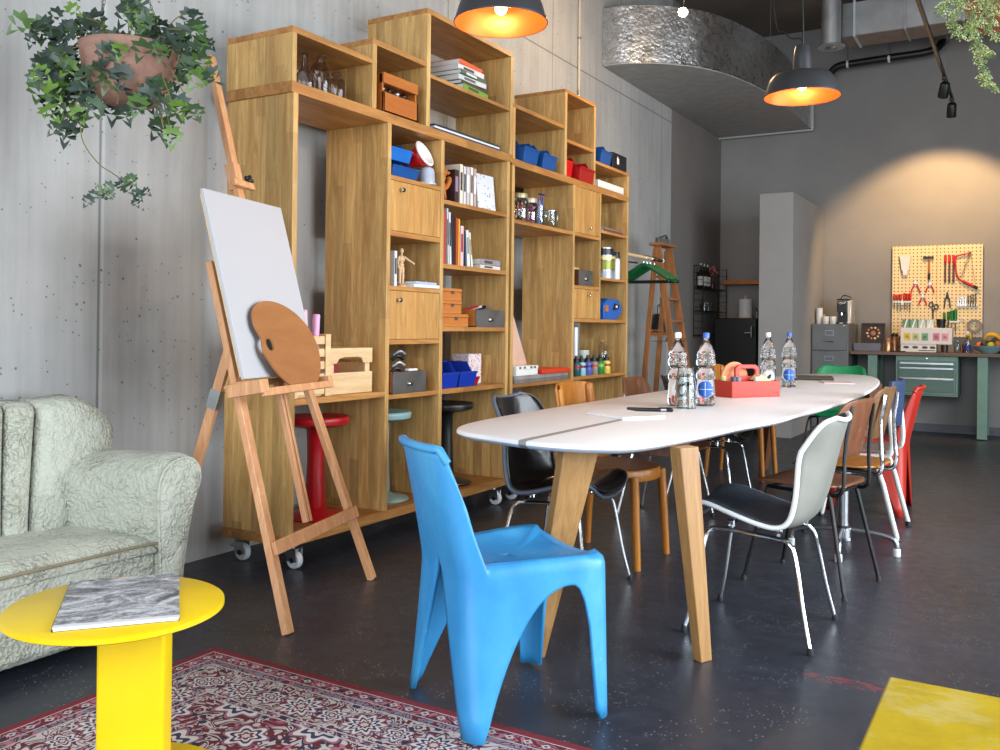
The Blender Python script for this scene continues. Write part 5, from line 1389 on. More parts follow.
def wire_rack():
    t = thing('wire_rack', 'black wire wall rack with dark bottles in the far left corner', 'rack', (XW+.005,10.63,1.0))
    m = M['blackmetal']
    for y in (-.46,.46):
        b = MB(); b.tube([(.01,y,.02),(.01,y,.86)], .005, 6).tube([(.115,y,.02),(.115,y,.86)], .005, 6)
        for z in [.05+.08*k for k in range(11)]: b.tube([(.01,y,z),(.115,y,z)], .003, 5)
        b.build('side_frame', m, t)
    for z in (.05,.33,.59):
        b = MB()
        for k in range(7): b.tube([(.01+.105*k/6,-.46,z),(.01+.105*k/6,.46,z)], .003, 5)
        for y in (-.46,-.23,0,.23,.46): b.tube([(.01,y,z-.003),(.115,y,z-.003)], .003, 5)
        b.tube([(.115,-.46,z+.07),(.115,.46,z+.07)], .0035, 5)
        b.build('shelf', m, t)
wire_rack()
dkb = plain((20,14,14), .15, 0, .1)
for k, (y, nm) in enumerate(((10.235,'leftmost dark bottle with a white label on the wire rack'),(10.36,'middle dark bottle with a white label on the wire rack'),(10.485,'right dark bottle with a white label on the wire rack'))):
    t = thing('dark_bottle', nm, 'bottle', (-3.33,y,1.5945))
    MB().lathe([(0,0),(.036,0),(.038,.005),(.038,.15),(.03,.18),(.013,.21),(.012,.255),(0,.255)], 24).build('bottle_body', dkb, t, ang=45)
    MB().lathe([(.0384,.03),(.0386,.03),(.0386,.135),(.0384,.135)], 24).build('bottle_label', plain((196,190,184), .6, 0, .05), t)
    MB().lathe([(0,.255),(.0145,.255),(.0145,.285),(0,.285)], 14).build('bottle_cap', plain((150,150,150), .4, .3, 0), t)
t = thing('dried_flowers', 'dried pink flowers in a small dark vase on the wire rack', 'flowers', (-3.33,10.68,1.5945))
MB().lathe([(0,0),(.025,0),(.032,.03),(.03,.07),(.018,.095),(.02,.105)], 20).build('vase', plain((60,44,46), .3, 0, .1), t, ang=60)
m = MB(); s_ = MB(); random.seed(3)
for k in range(26):
    a = random.random()*2*pi; q = random.uniform(.02,.075); z = random.uniform(.17,.27)
    s_.tube([(0,0,.09),(q*cos(a)*.6,q*sin(a)*.6,z-.05),(q*cos(a)*.8,q*sin(a),z)], .0018, 4); m.ball((q*cos(a)*.8,q*sin(a),z), random.uniform(.010,.017), (1,1,1.3), 6, 5)
m.build('blossoms', plain((172,96,98), .8, 0, .15), t); s_.build('stems', plain((96,80,60), .8, 0, .1), t)
for k, y in enumerate((10.40,10.52)):
    o = MB().lathe([(.001,0),(.034,0),(.040,.095),(.037,.095),(.031,.004),(.001,.004)], 20).build('drinking_glass', M['glass'], None, ang=40); o.location = (-3.33,y,1.3345); tag(o, ['left','right'][k]+' drinking glass on the middle wire shelf below the dark bottles', 'glass')
struct_shelf = MB().box(-.34,.40,-.11,.085,0,.055).build('wall_shelf', M['boxwood'], None, .003); struct_shelf.location = (-2.955,11.11,1.668); tag(struct_shelf, 'thick wooden wall shelf above the black fridge', 'shelf')
def fridge():
    t = thing('fridge', 'black under-counter fridge with a chrome handle in the corner', 'fridge', (-3.0,10.8,0))
    b = plain((30,31,34), .35, 0, .06)
    MB().box(-.25,.25,-.25,.30,.02,1.25).build('body', b, t, .008); MB().box(-.247,.247,-.30,-.252,.04,1.245).build('door', b, t, .010)
    MB().tube(cat([(.205,-.30,1.16),(.205,-.345,1.15),(.205,-.35,1.08),(.205,-.345,1.02),(.205,-.30,1.01)], 4), .013, 10).tube([(.205,-.335,1.08),(.12,-.335,1.075)], .012, 8).build('handle', M['chrome'], t)
    for x in (-.2,.2):
        for y in (-.2,.25): MB().lathe([(.02,0),(.02,.02)], 10, (x,y,0)).build('foot', M['black'], t)
fridge()
t = thing('paper_towel_holder', 'white paper towel roll on a wooden holder on the black fridge', 'paper towel', (-2.93,10.68,1.2505))
MB().lathe([(0,0),(.085,0),(.085,.015),(0,.015)], 28).build('base', M['pine'], t, ang=40); MB().lathe([(.02,.0155),(.076,.0155),(.076,.225),(.02,.225)], 36).build('roll', plain((214,212,212), .9, 0, .02), t, ang=40); MB().lathe([(0,.015),(.011,.015),(.011,.25),(.014,.262),(0,.27)], 14).build('post', M['pine'], t)
t = thing('soap_bottle', 'small dark pump bottle beside the paper towel roll', 'bottle', (-2.80,10.70,1.2505))
MB().lathe([(0,0),(.026,0),(.026,.075),(.012,.09),(0,.09)], 20).build('bottle_body', plain((90,92,96), .2, 0, .1), t, ang=40); MB().tube([(0,0,.09),(0,0,.115),(-.03,0,.118)], .006, 8).build('pump', M['black'], t)

# ------------------------------------------------------------------ filing cabinet, coffee corner
def filing():
    t = thing('filing_cabinet', 'grey metal filing cabinet beside the partition with a coffee machine on top', 'filing cabinet', (-1.95,10.8,0))
    g = plain((104,108,110), .45, .2, .04)
    MB().box(-.197,.197,-.28,.34,.03,1.19).box(-.19,.19,-.27,.33,0,.03).build('body', g, t, .003)
    for k in range(4):
        z0 = .05+.283*k; d = MB().box(-.183,.183,-.30,-.281,z0,z0+.272).build('drawer', g, t, .004)
        h = MB(); h.tube([(-.045,-.30,z0+.10),(-.045,-.322,z0+.10),(.045,-.322,z0+.10),(.045,-.30,z0+.10)], .007, 8); h.build('handle', M['chrome'], d)
        f = MB()
        for x0, x1, a, b in ((-.045,.045,.215,.220),(-.045,.045,.165,.170),(-.045,-.040,.165,.22),(.040,.045,.165,.22)): f.box(x0,x1,-.3045,-.30,z0+a,z0+b)
        f.build('label_holder', M['steel'], d)
    MB().lathe([(0,0),(.010,0),(.010,.006),(0,.008)], 12, (.15,-.281,1.17)).build('lock', M['chrome'], t)
filing()
zc = 1.1905
def cup(label, loc, group=None, rgb=(232,230,228), r=.037, h=.085):
    t = thing('coffee_cup', label, 'cup', loc, 0, group); c = plain(rgb, .35, 0, .02)
    MB().lathe([(.001,0),(r*.78,0),(r*.85,.004),(r,h),(r*.93,h),(r*.78,.006),(.001,.006)], 24).build('bowl', c, t, ang=50)
    MB().tube(cat([(r*.9,0,h*.8),(r*1.5,0,h*.75),(r*1.55,0,h*.4),(r*.9,0,h*.25)], 4), .005, 6).build('handle', c, t); return t
for k in range(4):
    o = MB().lathe([(.001,0),(.027,0),(.036,.085),(.034,.085),(.025,.003),(.001,.003)], 24).build('paper_cup', M['white'], None, ang=40); o.location = (-2.098,10.72,zc+.032*k); tag(o, ['bottom','second','third','top'][k]+' paper cup of the tall stack on the filing cabinet', 'cup', 'stack of paper cups')
cup('white coffee cup beside the paper cup stack on the filing cabinet', (-2.025,10.68,zc)).rotation_euler[2] = -1.5; cup('white coffee cup nearer the coffee machine on the filing cabinet', (-1.948,10.70,zc)).rotation_euler[2] = -1.5
o = MB().box(-.03,.03,-.002,.002,0,.11).build('postcard', plain((206,176,110), .7, 0, .15), None); o.location = (-2.09,10.85,zc+.10); o.rotation_euler[0] = 0; o.location.z = zc; tag(o, 'small yellowish card standing behind the cups', 'card')
def coffee():
    t = thing('coffee_machine', 'black and chrome coffee machine on the filing cabinet', 'coffee machine', (-1.845,10.80,zc))
    MB().box(-.065,.085,-.05,.17,.0,.27).build('body', plain((206,196,180), .25, .6, .03), t, .012)
    MB().box(-.062,.045,-.10,-.05,.13,.255).build('front_panel', M['black'], t, .006); MB().box(-.062,.045,-.13,-.05,.0,.025).build('drip_tray', M['black'], t, .004)
    MB().box(-.062,.045,-.052,-.049,.026,.129).build('recess', M['black'], t)
    MB().box(-.075,.055,-.06,.12,.272,.285).build('lid', M['black'], t, .004); MB().grid(lambda u, v: (-.06+.10*u, -.104+.002*0, .25-.035*sin(pi*u)*v), 10, 4).build('badge', M['chrome'], t, solid=.003)
    MB().tube([(-.01,-.10,.10),(-.01,-.10,.13)], .012, 10).build('spout', M['chrome'], t); MB().box(-.03,.01,-.1315,-.13,.008,.016).build('tray_mark', M['white'], t)
    MB().tube(cat([(-.05,.03,.285),(-.02,.03,.325),(.03,.03,.32),(.07,.03,.30)], 4), .008, 8).build('lever', M['chrome'], t)
coffee()

# ------------------------------------------------------------------ workbench
M['bgreen'] = plain((112,142,128), .45, .1, .04)
def workbench():
    t = thing('workbench', 'long workbench with a dark wood top and green steel legs at the back wall', 'workbench', (-.6,10.85,0))
    L = TR((.6,-10.85,0)); g = M['bgreen']
    b = MB(); b.M = L; b.box(-1.74,.60,10.55,11.19,.861,.896); b.build('top', M['benchtop'], t, .003)
    for x0, x1 in ((-1.56,-1.465),(-.50,-.405),(.40,.495)):
        b = MB(); b.M = L; b.box(x0,x1,10.58,10.59,.012,.861).box(x0,x0+.01,10.59,10.64,.012,.861).box(x1-.01,x1,10.59,10.64,.012,.861)
        b.box(x0,x1,11.06,11.07,.012,.861).box(x0+.03,x1-.03,10.59,11.06,.80,.861).box(x0+.03,x0+.04,10.59,11.06,.05,.80)
        b.build('leg', g, t, .002)
    b = MB(); b.M = L; b.box(-1.28,-.68,10.60,11.1,.435,.860); 
    cab = b.build('drawer_cabinet', g, t, .004)
    for z0, z1 in ((.748,.795),(.640,.744),(.478,.634)):
        b = MB(); b.M = L; b.box(-1.245,-.715,10.588,10.60,z0,z1); d = b.build('drawer', plain((88,114,102), .45, .1, .04), cab, .002)
        b = MB(); b.M = L; b.box(-1.24,-.72,10.576,10.588,z1-.026,z1-.004); b.build('handle_strip', M['steel'], d, .002)
    b = MB(); b.M = L; b.box(-1.262,-.698,10.597,10.60,.805,.808).box(-1.262,-.698,10.597,10.60,.452,.455).box(-1.262,-1.258,10.597,10.60,.455,.805).box(-.702,-.698,10.597,10.60,.455,.805); b.build('groove', M['black'], cab)
    b = MB(); b.M = L @ TR((-.98,10.60,.83)) @ Matrix.Rotation(pi/2,4,'X'); b.lathe([(0,0),(.008,0),(.008,.005),(0,.006)], 12); b.build('lock', M['chrome'], cab)
workbench()
zb = .8965
# framed picture on a grey box
o = MB().box(-.14,.14,-.09,.09,0,.085).build('grey_box', plain((104,108,122), .6, 0, .05), None, .003); o.location = (-1.60,10.86,zb); tag(o, 'grey-blue box under the dark framed picture on the workbench', 'box')
def picture():
    t = thing('picture_frame', 'dark framed round ornament picture leaning on the workbench', 'picture', (-1.555,10.90,zb+.0855)); t.rotation_euler[0] = -.12
    m = MB()
    for x0, x1, z0, z1 in ((-.125,.125,0,.018),(-.125,.125,.207,.225),(-.125,-.107,.018,.207),(.107,.125,.018,.207)): m.box(x0,x1,-.012,.012,z0,z1)
    m.build('frame', plain((36,26,24), .4, 0, .1), t, .002)
    MB().box(-.107,.107,.0,.006,.018,.207).build('backing', plain((52,34,30), .6, 0, .1), t)
    for k in range(10):
        a = 2*pi*k/10; MB().ball((.062*cos(a), -.002, .112+.062*sin(a)), .013, (1,.4,1), 10, 6).build('bead', plain([(206,170,120),(196,110,70),(226,206,160)][k % 3], .4, 0, .1), t)
    MB().lathe([(0,0),(.028,0),(.026,.006),(0,.008)], 20).build('rosette', plain((170,110,90), .5, 0, .1), t); r = [c for c in kids(t) if c.name.startswith('rosette')][0]; r.rotation_euler = (pi/2,0,0); r.location = (0,0,.112)
picture()
def thermos(label, x, y, r, h, rgb, lid, metal=.8):
    t = thing('thermos', label, 'flask', (x,y,zb))
    MB().lathe([(0,0),(r,0),(r,h*.72),(r*.8,h*.82),(0,h*.82)], 24).build('body', plain(rgb, .3, metal, .04), t, ang=40); MB().lathe([(0,h*.8),(r*.82,h*.8),(r*.85,h*.9),(r*.5,h),(0,h)], 24).build('lid', plain(lid, .35, 0, 0), t, ang=50)
    MB().tube(cat([(r,0,h*.7),(r*1.6,0,h*.66),(r*1.6,0,h*.3),(r,0,h*.25)], 4), .006, 6).build('handle', plain(lid, .35, 0, 0), t)
thermos('short copper-coloured flask on the workbench beside the framed picture', -1.385,10.80,.036,.145,(196,150,110),(150,110,80))
thermos('taller steel flask with a black lid behind the copper flask', -1.335,10.95,.045,.20,(170,130,100),(26,24,24))
o = MB().lathe([(0,0),(.075,0),(.085,.008),(.083,.010),(.07,.004),(0,.004)], 28).build('saucer', plain((60,54,52), .4, 0, .05), None, ang=50); o.location = (-1.275,10.68,zb); tag(o, 'small dark plate in front of the display box', 'plate')
def display():
    t = thing('display_box', 'white printed display box with coloured squares on the workbench', 'display box', (-1.0,10.82,zb))
    w = plain((226,220,216), .5, 0, .02)
    MB().box(-.25,.10,-.08,.10,0,.085).build('lower_tier', w, t, .003); MB().box(-.252,.252,-.085,.10,.0855,.262).build('upper_tier', w, t, .003)
    for x, rgb in ((-.185,(222,190,60)),(-.10,(190,196,130)),(-.01,(120,170,130)),(.10,(214,130,150)),(.185,(220,150,165))):
        p = MB().box(x-.032,x+.032,-.0862,-.085,.125,.205).build('square', plain(rgb, .6, 0, .1), t); MB().ball((x,-.0862,.165), .017, (1,.05,1), 10, 6).build('square_dot', plain(tuple(int(c*.78) for c in rgb), .6, 0, .1), p)
    for x in (-.195,-.105,-.01,.065): MB().ball((x,-.080,.05), .03, (1,.06,.5), 14, 6).build('oval_opening', plain((70,76,60), .6, 0, .15), t)
    MB().box(-.07,.09,-.0812,-.08,.014,.022).build('printed_line', M['black'], t)
display()
z2 = zb+.2625
for k, (x, c1, nm) in enumerate(((-1.205,(96,140,110),'dark green striped packet, leftmost on the display box'),(-1.125,(120,160,130),'green striped packet, second on the display box'),(-1.045,(180,192,184),'pale grey striped packet, third on the display box'),(-.965,(206,212,210),'white striped packet, fourth on the display box'))):
    t = thing('packet', nm, 'packet', (x,10.84,z2), 0, 'striped packets on the display box')
    MB().box(-.036,.036,-.05,.05,0,.09).build('carton', plain(c1, .5, 0, .04), t, .002); MB().hexa([(-.02,-.0508,.002),(-.005,-.0508,.002),(-.005,-.05,.002),(-.02,-.05,.002),(.005,-.0508,.088),(.02,-.0508,.088),(.02,-.05,.088),(.005,-.05,.088)]).build('stripe', plain((232,236,232), .5, 0, 0), t)
t = thing('black_mug', 'black mug standing on the right end of the display box', 'mug', (-.86,10.82,z2)); MB().lathe([(.001,0),(.038,0),(.048,.095),(.044,.095),(.034,.005),(.001,.005)], 24).build('bowl', M['black'], t, ang=50); MB().tube(cat([(.044,0,.075),(.07,0,.07),(.066,0,.03),(.04,0,.02)], 4), .006, 6).build('handle', M['black'], t)
o = MB().lathe([(.001,0),(.034,0),(.036,.082),(.032,.082),(.030,.005),(.001,.005)], 20).build('brown_tumbler', plain((64,30,22), .2, 0, .1), None, ang=50); o.location = (-.82,10.74,zb); tag(o, 'dark brown tumbler under the right end of the display box', 'glass')
o = MB().lathe(hollow([(.001,0),(.034,0),(.037,.006),(.037,.095),(.03,.11),(.03,.13)], .003), 24).build('clear_jar', M['thin'], None, ang=50); o.location = (-.70,10.80,zb); tag(o, 'clear glass jar beside the brown tumbler', 'jar')
am = glass('amber_glass', (230,140,30), .05)
o = MB().lathe(hollow([(.001,0),(.026,0),(.028,.005),(.028,.085),(.02,.10),(.02,.115)], .003), 24).build('amber_jar', am, None, ang=50); o.location = (-.632,10.84,zb); tag(o, 'small amber jar between the clear jar and the water bottle', 'jar')
t = thing('spray_bottle', 'clear bottle with a white cap and dark blue label on the workbench', 'bottle', (-.60,10.70,zb)); MB().lathe(hollow([(.001,0),(.034,0),(.036,.01),(.036,.12),(.03,.15),(.016,.18),(.015,.20)], .002), 24).build('bottle_body', M['thin'], t, ang=50); MB().lathe([(.0363,.03),(.0366,.03),(.0366,.085),(.0363,.085)], 24).build('bottle_label', plain((28,56,130), .5, 0, 0), t); MB().lathe([(0,.195),(.018,.195),(.018,.228),(0,.228)], 16).build('cap', M['white'], t, ang=40)
def bowl():
    o = MB().lathe([(.001,0),(.07,0),(.075,.008),(.135,.055),(.155,.078),(.150,.080),(.128,.060),(.07,.014),(.001,.012)], 40).build('fruit_bowl', plain((130,166,176), .3, 0, .03), None, ang=60); o.location = (-.405,10.80,zb); tag(o, 'shallow pale blue fruit bowl at the right end of the bench', 'bowl')
    def fr(nm, lab, dx, dy, dz, r, rgb, sc=(1,1,1)):
        t = thing(nm, lab, 'fruit', (-.405+dx,10.80+dy,zb+dz)); MB().ball((0,0,0), r, sc, 16, 10).build('flesh', plain(rgb, .45, 0, .06), t); MB().tube([(0,0,r*sc[2]*.96),(.003,0,r*sc[2]+.012)], .003, 5).build('stem', M['brownwood'], t)
    fr('orange', 'orange at the left rim of the fruit bowl', -.085,-.02,.085,.036,(226,110,24)); fr('avocado', 'dark avocado in the left of the fruit bowl', -.04,-.055,.095,.034,(58,44,24),(1.2,1,1)); fr('green_apple', 'yellow-green apple at the front of the fruit bowl', .02,-.075,.088,.035,(170,180,50))
    fr('brown_pear', 'brownish pear at the right of the fruit bowl', .085,-.045,.092,.036,(150,96,40),(1,1,1.2)); fr('avocado', 'dark avocado at the back of the fruit bowl', -.02,.045,.098,.036,(64,58,26),(1.2,1,1))
    for k in range(3):
        a = -.25+.25*k; m = MB(); m.tube(cat([(-.075,.0,-.006),(-.045,-.005,.026),(0,-.008,.038),(.045,-.005,.024),(.078,0,-.014)], 5), [.006]*2+[.013]*4+[.017]*9+[.013]*4+[.006]*2, 10)
        t = thing('banana', ['banana lying front in the fruit bowl','banana lying in the middle of the fruit bowl','banana lying back in the fruit bowl'][k], 'fruit', (-.375,10.785+.042*k,zb+.155+.006*k), a*.5, 'bananas in the fruit bowl'); m.build('peel', plain((222,170,30), .5, 0, .08), t, ang=70); MB().tube([(.078,0,-.014),(.092,0,-.022)], .005, 6).build('stem', M['brownwood'], t)
bowl()
o = MB().ball((0,0,.07), .07, (1.3,.8,1), 14, 9).build('dark_pouch', plain((62,62,66), .8, 0, .15), None); o.location = (-.32,11.0,zb); o.scale.z = 1.3; tag(o, 'dark grey pouch behind the fruit bowl', 'pouch')

# ------------------------------------------------------------------ pegboard with tools
BY = YB-.030
def pegboard():
    n = NT('pegboard'); o = n.xyz(); P = .0392
    u = n.math('SUBTRACT', n.math('FRACT', n.math('DIVIDE', n.math('ADD', o[0], 50), P)), .5); v = n.math('SUBTRACT', n.math('FRACT', n.math('DIVIDE', n.math('ADD', o[2], 50), P)), .5)
    r = n.math('ADD', n.math('MULTIPLY', u, u), n.math('MULTIPLY', v, v))
    n.set(n.mix(n.math('LESS_THAN', r, .034), lin((244,216,164)), lin((84,54,18))), .5)
    t = MB().box(-.455,.455,-.008,.008,-.51,.51).build('pegboard', n.m, None, .001); t.location = (-.938,BY,1.57)
    tag(t, 'cream yellow perforated pegboard hung with tools above the workbench', 'pegboard')
    s = MB().box(-.0035,.0035,-.0085,-.008,-.51,.51).build('joint_strip', plain((220,160,70), .5, 0, 0), t); s.location = (.005,0,0)
    b = MB()
    for x in (-.42,.42):
        for z in (-.47,.47): b.box(x-.015,x+.015,.008,.029,z-.015,z+.015)
    b.build('spacer', M['black'], t)
pegboard()
def pb(cx, cy):
    return (-1.393+(890+cx/7.14-892.6)*.01011, 2.08-(240+cy/7.14-246.0+(cx/7.14-2.6)*.055)*.0111)
FY = BY-.0095
def hang(name, label, catg, cx, cy, group=None):
    x, z = pb(cx, cy); return thing(name, label, catg, (x, FY, z), 0, group)
S = 1/7.14*.0101   # crop pixels to metres
red, blk, stl, wd_ = plain((206,34,22), .4, 0, .05), M['blackmetal'], M['steel'], M['honey']
# filling knives: fanned set on the left
for k, (dx, w, dz, mt, nm) in enumerate(((0,.115,0,M['whitemetal'],'widest white'),(.03,.05,-.01,wd_,'wood-handled'),(-.045,.04,-.01,wd_,'narrow left wood-handled'))):
    t = hang('filling_knife', nm+' filling knife in the set at the upper left of the pegboard', 'filling knife', 115, 170); t.location.x += dx; t.location.y -= .004+.010*(2-k); t.rotation_euler[1] = [0,.12,-.10][k]
    m = MB(); m.prism([(-w/2,.09),(w/2,.09),(w*.32,-.07),(-w*.32,-.07)], -.002, .002, 'y'); m.build('blade', [M['whitemetal'],plain((196,150,50),.5,0,.1),plain((170,140,60),.5,0,.1)][k], t)
    MB().box(-w*.22,w*.22,-.004,.004,-.125,-.07).build('grip', [M['white'],wd_,wd_][k], t, .002)
t = hang('hammer', 'hammer with a wooden handle hanging on the pegboard', 'hammer', 288, 190); t.location.y -= .014
MB().box(-.055,.045,-.016,.010,.105,.128).box(-.062,-.05,-.018,.012,.100,.132).build('head', blk, t, .003); MB().tube([(0,-.004,.11),(0,-.004,-.06)], [.010,.012], 10).build('handle', wd_, t); MB().tube([(0,-.004,-.06),(0,-.004,-.13)], .013, 10).build('grip', M['black'], t)
for k, cx in enumerate((402,431,460)):
    t = hang('file', ['left','middle','right'][k]+' red-handled file of the three on the pegboard', 'file', cx, 190, 'red-handled files on the pegboard')
    MB().tube([(0,-.010,.155),(0,-.010,.14),(0,-.010,.06),(0,-.010,.05)], [.007,.0145,.013,.008], 10).build('handle', red, t); MB().box(-.011,.011,-.014,-.007,-.155,.05).build('blade', plain((92,66,60), .5, .4, .1), t, .001)
t = hang('hacksaw', 'red hacksaw hanging on the right of the pegboard', 'saw', 470, 130); t.location.y -= .008
hx = lambda cx, cy: ((cx-470)*S, -.014, -(cy-130)*S)
MB().tube(cat([hx(575,78),hx(540,82),hx(490,95),hx(472,115),hx(474,170),hx(482,235),hx(500,275),hx(530,300)], 4), .009, 8).build('frame', red, t)
MB().tube([hx(525,292),hx(560,312),hx(600,335)], [.012,.017,.014], 10).build('handle', red, t); MB().tube([hx(598,332),hx(628,350)], [.015,.018], 10).build('handle_end', blk, t)
b = MB(); b.bar(hx(577,75), hx(610,310), .003, .014, (0,1,0)); b.build('blade', plain((150,110,70), .4, .5, .05), t); b = MB(); b.tube([hx(568,90),hx(512,268)], .004, 6); b.build('tension_rod', stl, t); MB().box(hx(575,75)[0]-.012,hx(575,75)[0]+.012,-.02,-.008,hx(575,75)[2]-.01,hx(575,75)[2]+.012).build('clamp', blk, t)
for k, (cx, h_, nm) in enumerate(((38,.06,'first'),(60,.055,'second'),(82,.062,'third'),(112,.075,'fourth'),(132,.072,'fifth'),(153,.078,'sixth'))):
    t = hang('screwdriver', nm+' red screwdriver from the left in the white rack', 'screwdriver', cx, 432, 'red screwdrivers in the white rack')
    MB().tube([(0,-.016,.0),(0,-.016,.01),(0,-.016,h_),(0,-.016,h_+.008)], [.009,.013,.014,.009], 10).build('handle', red, t); MB().tube([(0,-.016,0),(0,-.016,-.11-.01*(k % 3))], .004, 6).build('shaft', stl, t)
t = hang('tool_rack', 'white strip rack holding the red screwdrivers', 'rack', 95, 446); MB().box(-.095,.095,-.004,0,-.006,.012).box(-.095,.095,-.030,-.026,-.006,.012).box(-.095,-.09,-.026,-.004,-.006,.012).box(.09,.095,-.026,-.004,-.006,.012).build('bar', M['white'], t); MB().box(-.012,.018,-.031,-.030,-.03,.0).build('tag', M['white'], t)
def pliers(label, cx, cy, col, L=.16, spread=.045, headc=None):
    t = hang('pliers', label, 'pliers', cx, cy)
    for s_ in (-1,1):
        b = MB(); b.tube(cat([(0,-.008,.02),(s_*.02,-.008,-.005),(s_*spread*.85,-.008,-L*.30),(s_*spread,-.008,-L*.55)], 4), .0075, 8); b.build('handle', col, t)
    MB().prism([(-.014,.0),(.014,.0),(.016,.022),(.006,L*.42),(-.006,L*.42),(-.016,.022)], -.013, -.003, 'y').build('jaws', headc or stl, t, .002)
pliers('upper left red-handled pliers on the pegboard', 190, 322, red); pliers('red-handled pliers below the hammer', 294, 322, red, .13, .042); pliers('lower red-handled pliers beside the scissors', 243, 415, red, .13, .040); pliers('black pincers right of the scissors on the pegboard', 418, 405, blk, .18, .03, blk)
t = hang('scissors', 'black scissors hanging point down on the pegboard', 'scissors', 318, 495)
for s_ in (-1,1): MB().tube([(s_*.026+.021*cos(a)+.006, -.008, .055-.012*s_+.027*sin(a)) for a in [2*pi*q/20 for q in range(20)]], .006, 6, closed=True).tube([(s_*.018+.006,-.008,.03),(0,-.008,0)], .006, 6).build('finger_loop', blk, t)
MB().prism([(-.009,.01),(.009,.01),(.006,-.13),(-.006,-.13)], -.012, -.006, 'y').build('blade', plain((70,50,44), .4, .5, .05), t)
t = hang('spanner_rack', 'small white rack of spanners on the right of the pegboard', 'rack', 555, 440); MB().box(-.105,.105,-.02,0,-.016,.008).build('bar', M['white'], t, .002)
for k in range(8):
    x, z = pb(495+17*k, 432); h_ = .045+.008*k; t = thing('spanner', ['smallest','second smallest','third','fourth','fifth','sixth','second largest','largest'][k]+' spanner in the small white rack', 'spanner', (x,FY-.0245,z), 0, 'spanners in the white rack')
    MB().box(-.005,.005,-.003,.003,-.03,h_).build('shank', blk if k > 3 else stl, t); MB().box(-.008,-.003,-.003,.003,h_,h_+.014).box(.003,.008,-.003,.003,h_,h_+.014).box(-.008,.008,-.003,.003,h_-.008,h_).build('jaw', blk if k > 3 else stl, t)
for k, (cx, h_, nm) in enumerate(((399,.07,'smallest'),(428,.085,'second'),(452,.10,'third'),(476,.115,'largest'))):
    t = hang('screwdriver', nm+' green screwdriver from the left, lower right of the pegboard', 'screwdriver', cx, 555, 'green screwdrivers on the pegboard'); MB().tube([(0,-.018,0),(0,-.018,.01),(0,-.018,h_),(0,-.018,h_+.008)], [.008,.012+.002*k,.013+.002*k,.009], 10).build('handle', plain((20,120,50), .4, 0, .05), t); MB().tube([(0,-.018,0),(0,-.018,-.13)], .0045, 6).build('shaft', stl, t)
t = hang('tool_rack', 'white strip rack holding the green screwdrivers', 'rack', 430, 568); MB().box(-.085,.10,-.004,0,-.008,.010).box(-.085,.10,-.036,-.032,-.008,.010).box(-.085,-.08,-.032,-.004,-.008,.010).box(.095,.10,-.032,-.004,-.008,.010).build('bar', M['white'], t)
t = hang('hook', 'white plastic hook at the lower right of the pegboard', 'hook', 523, 550); MB().tube(cat([(-.022,-.004,.01),(0,-.02,.016),(.022,-.004,.01)], 5), .008, 8).build('loop', M['white'], t)
t = hang('tape_roll', 'grey roll of tape hanging at the lower right of the pegboard', 'tape', 610, 588); b = MB(); b.M = Matrix.Rotation(pi/2,4,'X'); b.lathe([(.045,.002),(.076,.002),(.076,.05),(.045,.05),(.045,.002)], 32); b.build('roll', plain((128,120,112), .5, 0, .04), t, ang=40); b = MB(); b.M = Matrix.Rotation(pi/2,4,'X'); b.lathe([(.041,.002),(.0448,.002),(.0448,.05),(.041,.05),(.041,.002)], 32); b.build('core', plain((200,190,170), .6, 0, .04), t, ang=40); MB().box(-.008,.008,-.06,0,.030,.040).build('peg', M['white'], t)
t = hang('yellow_tube', 'yellow tube bottle hanging under the tape roll', 'bottle', 578, 650); MB().lathe([(0,-.06),(.022,-.06),(.024,.02),(.01,.05),(0,.055)], 16, (0,-.028,0)).build('body', plain((200,160,30), .4, 0, .05), t, ang=60); MB().box(-.004,.004,-.03,0,.02,.028).build('peg', M['white'], t)
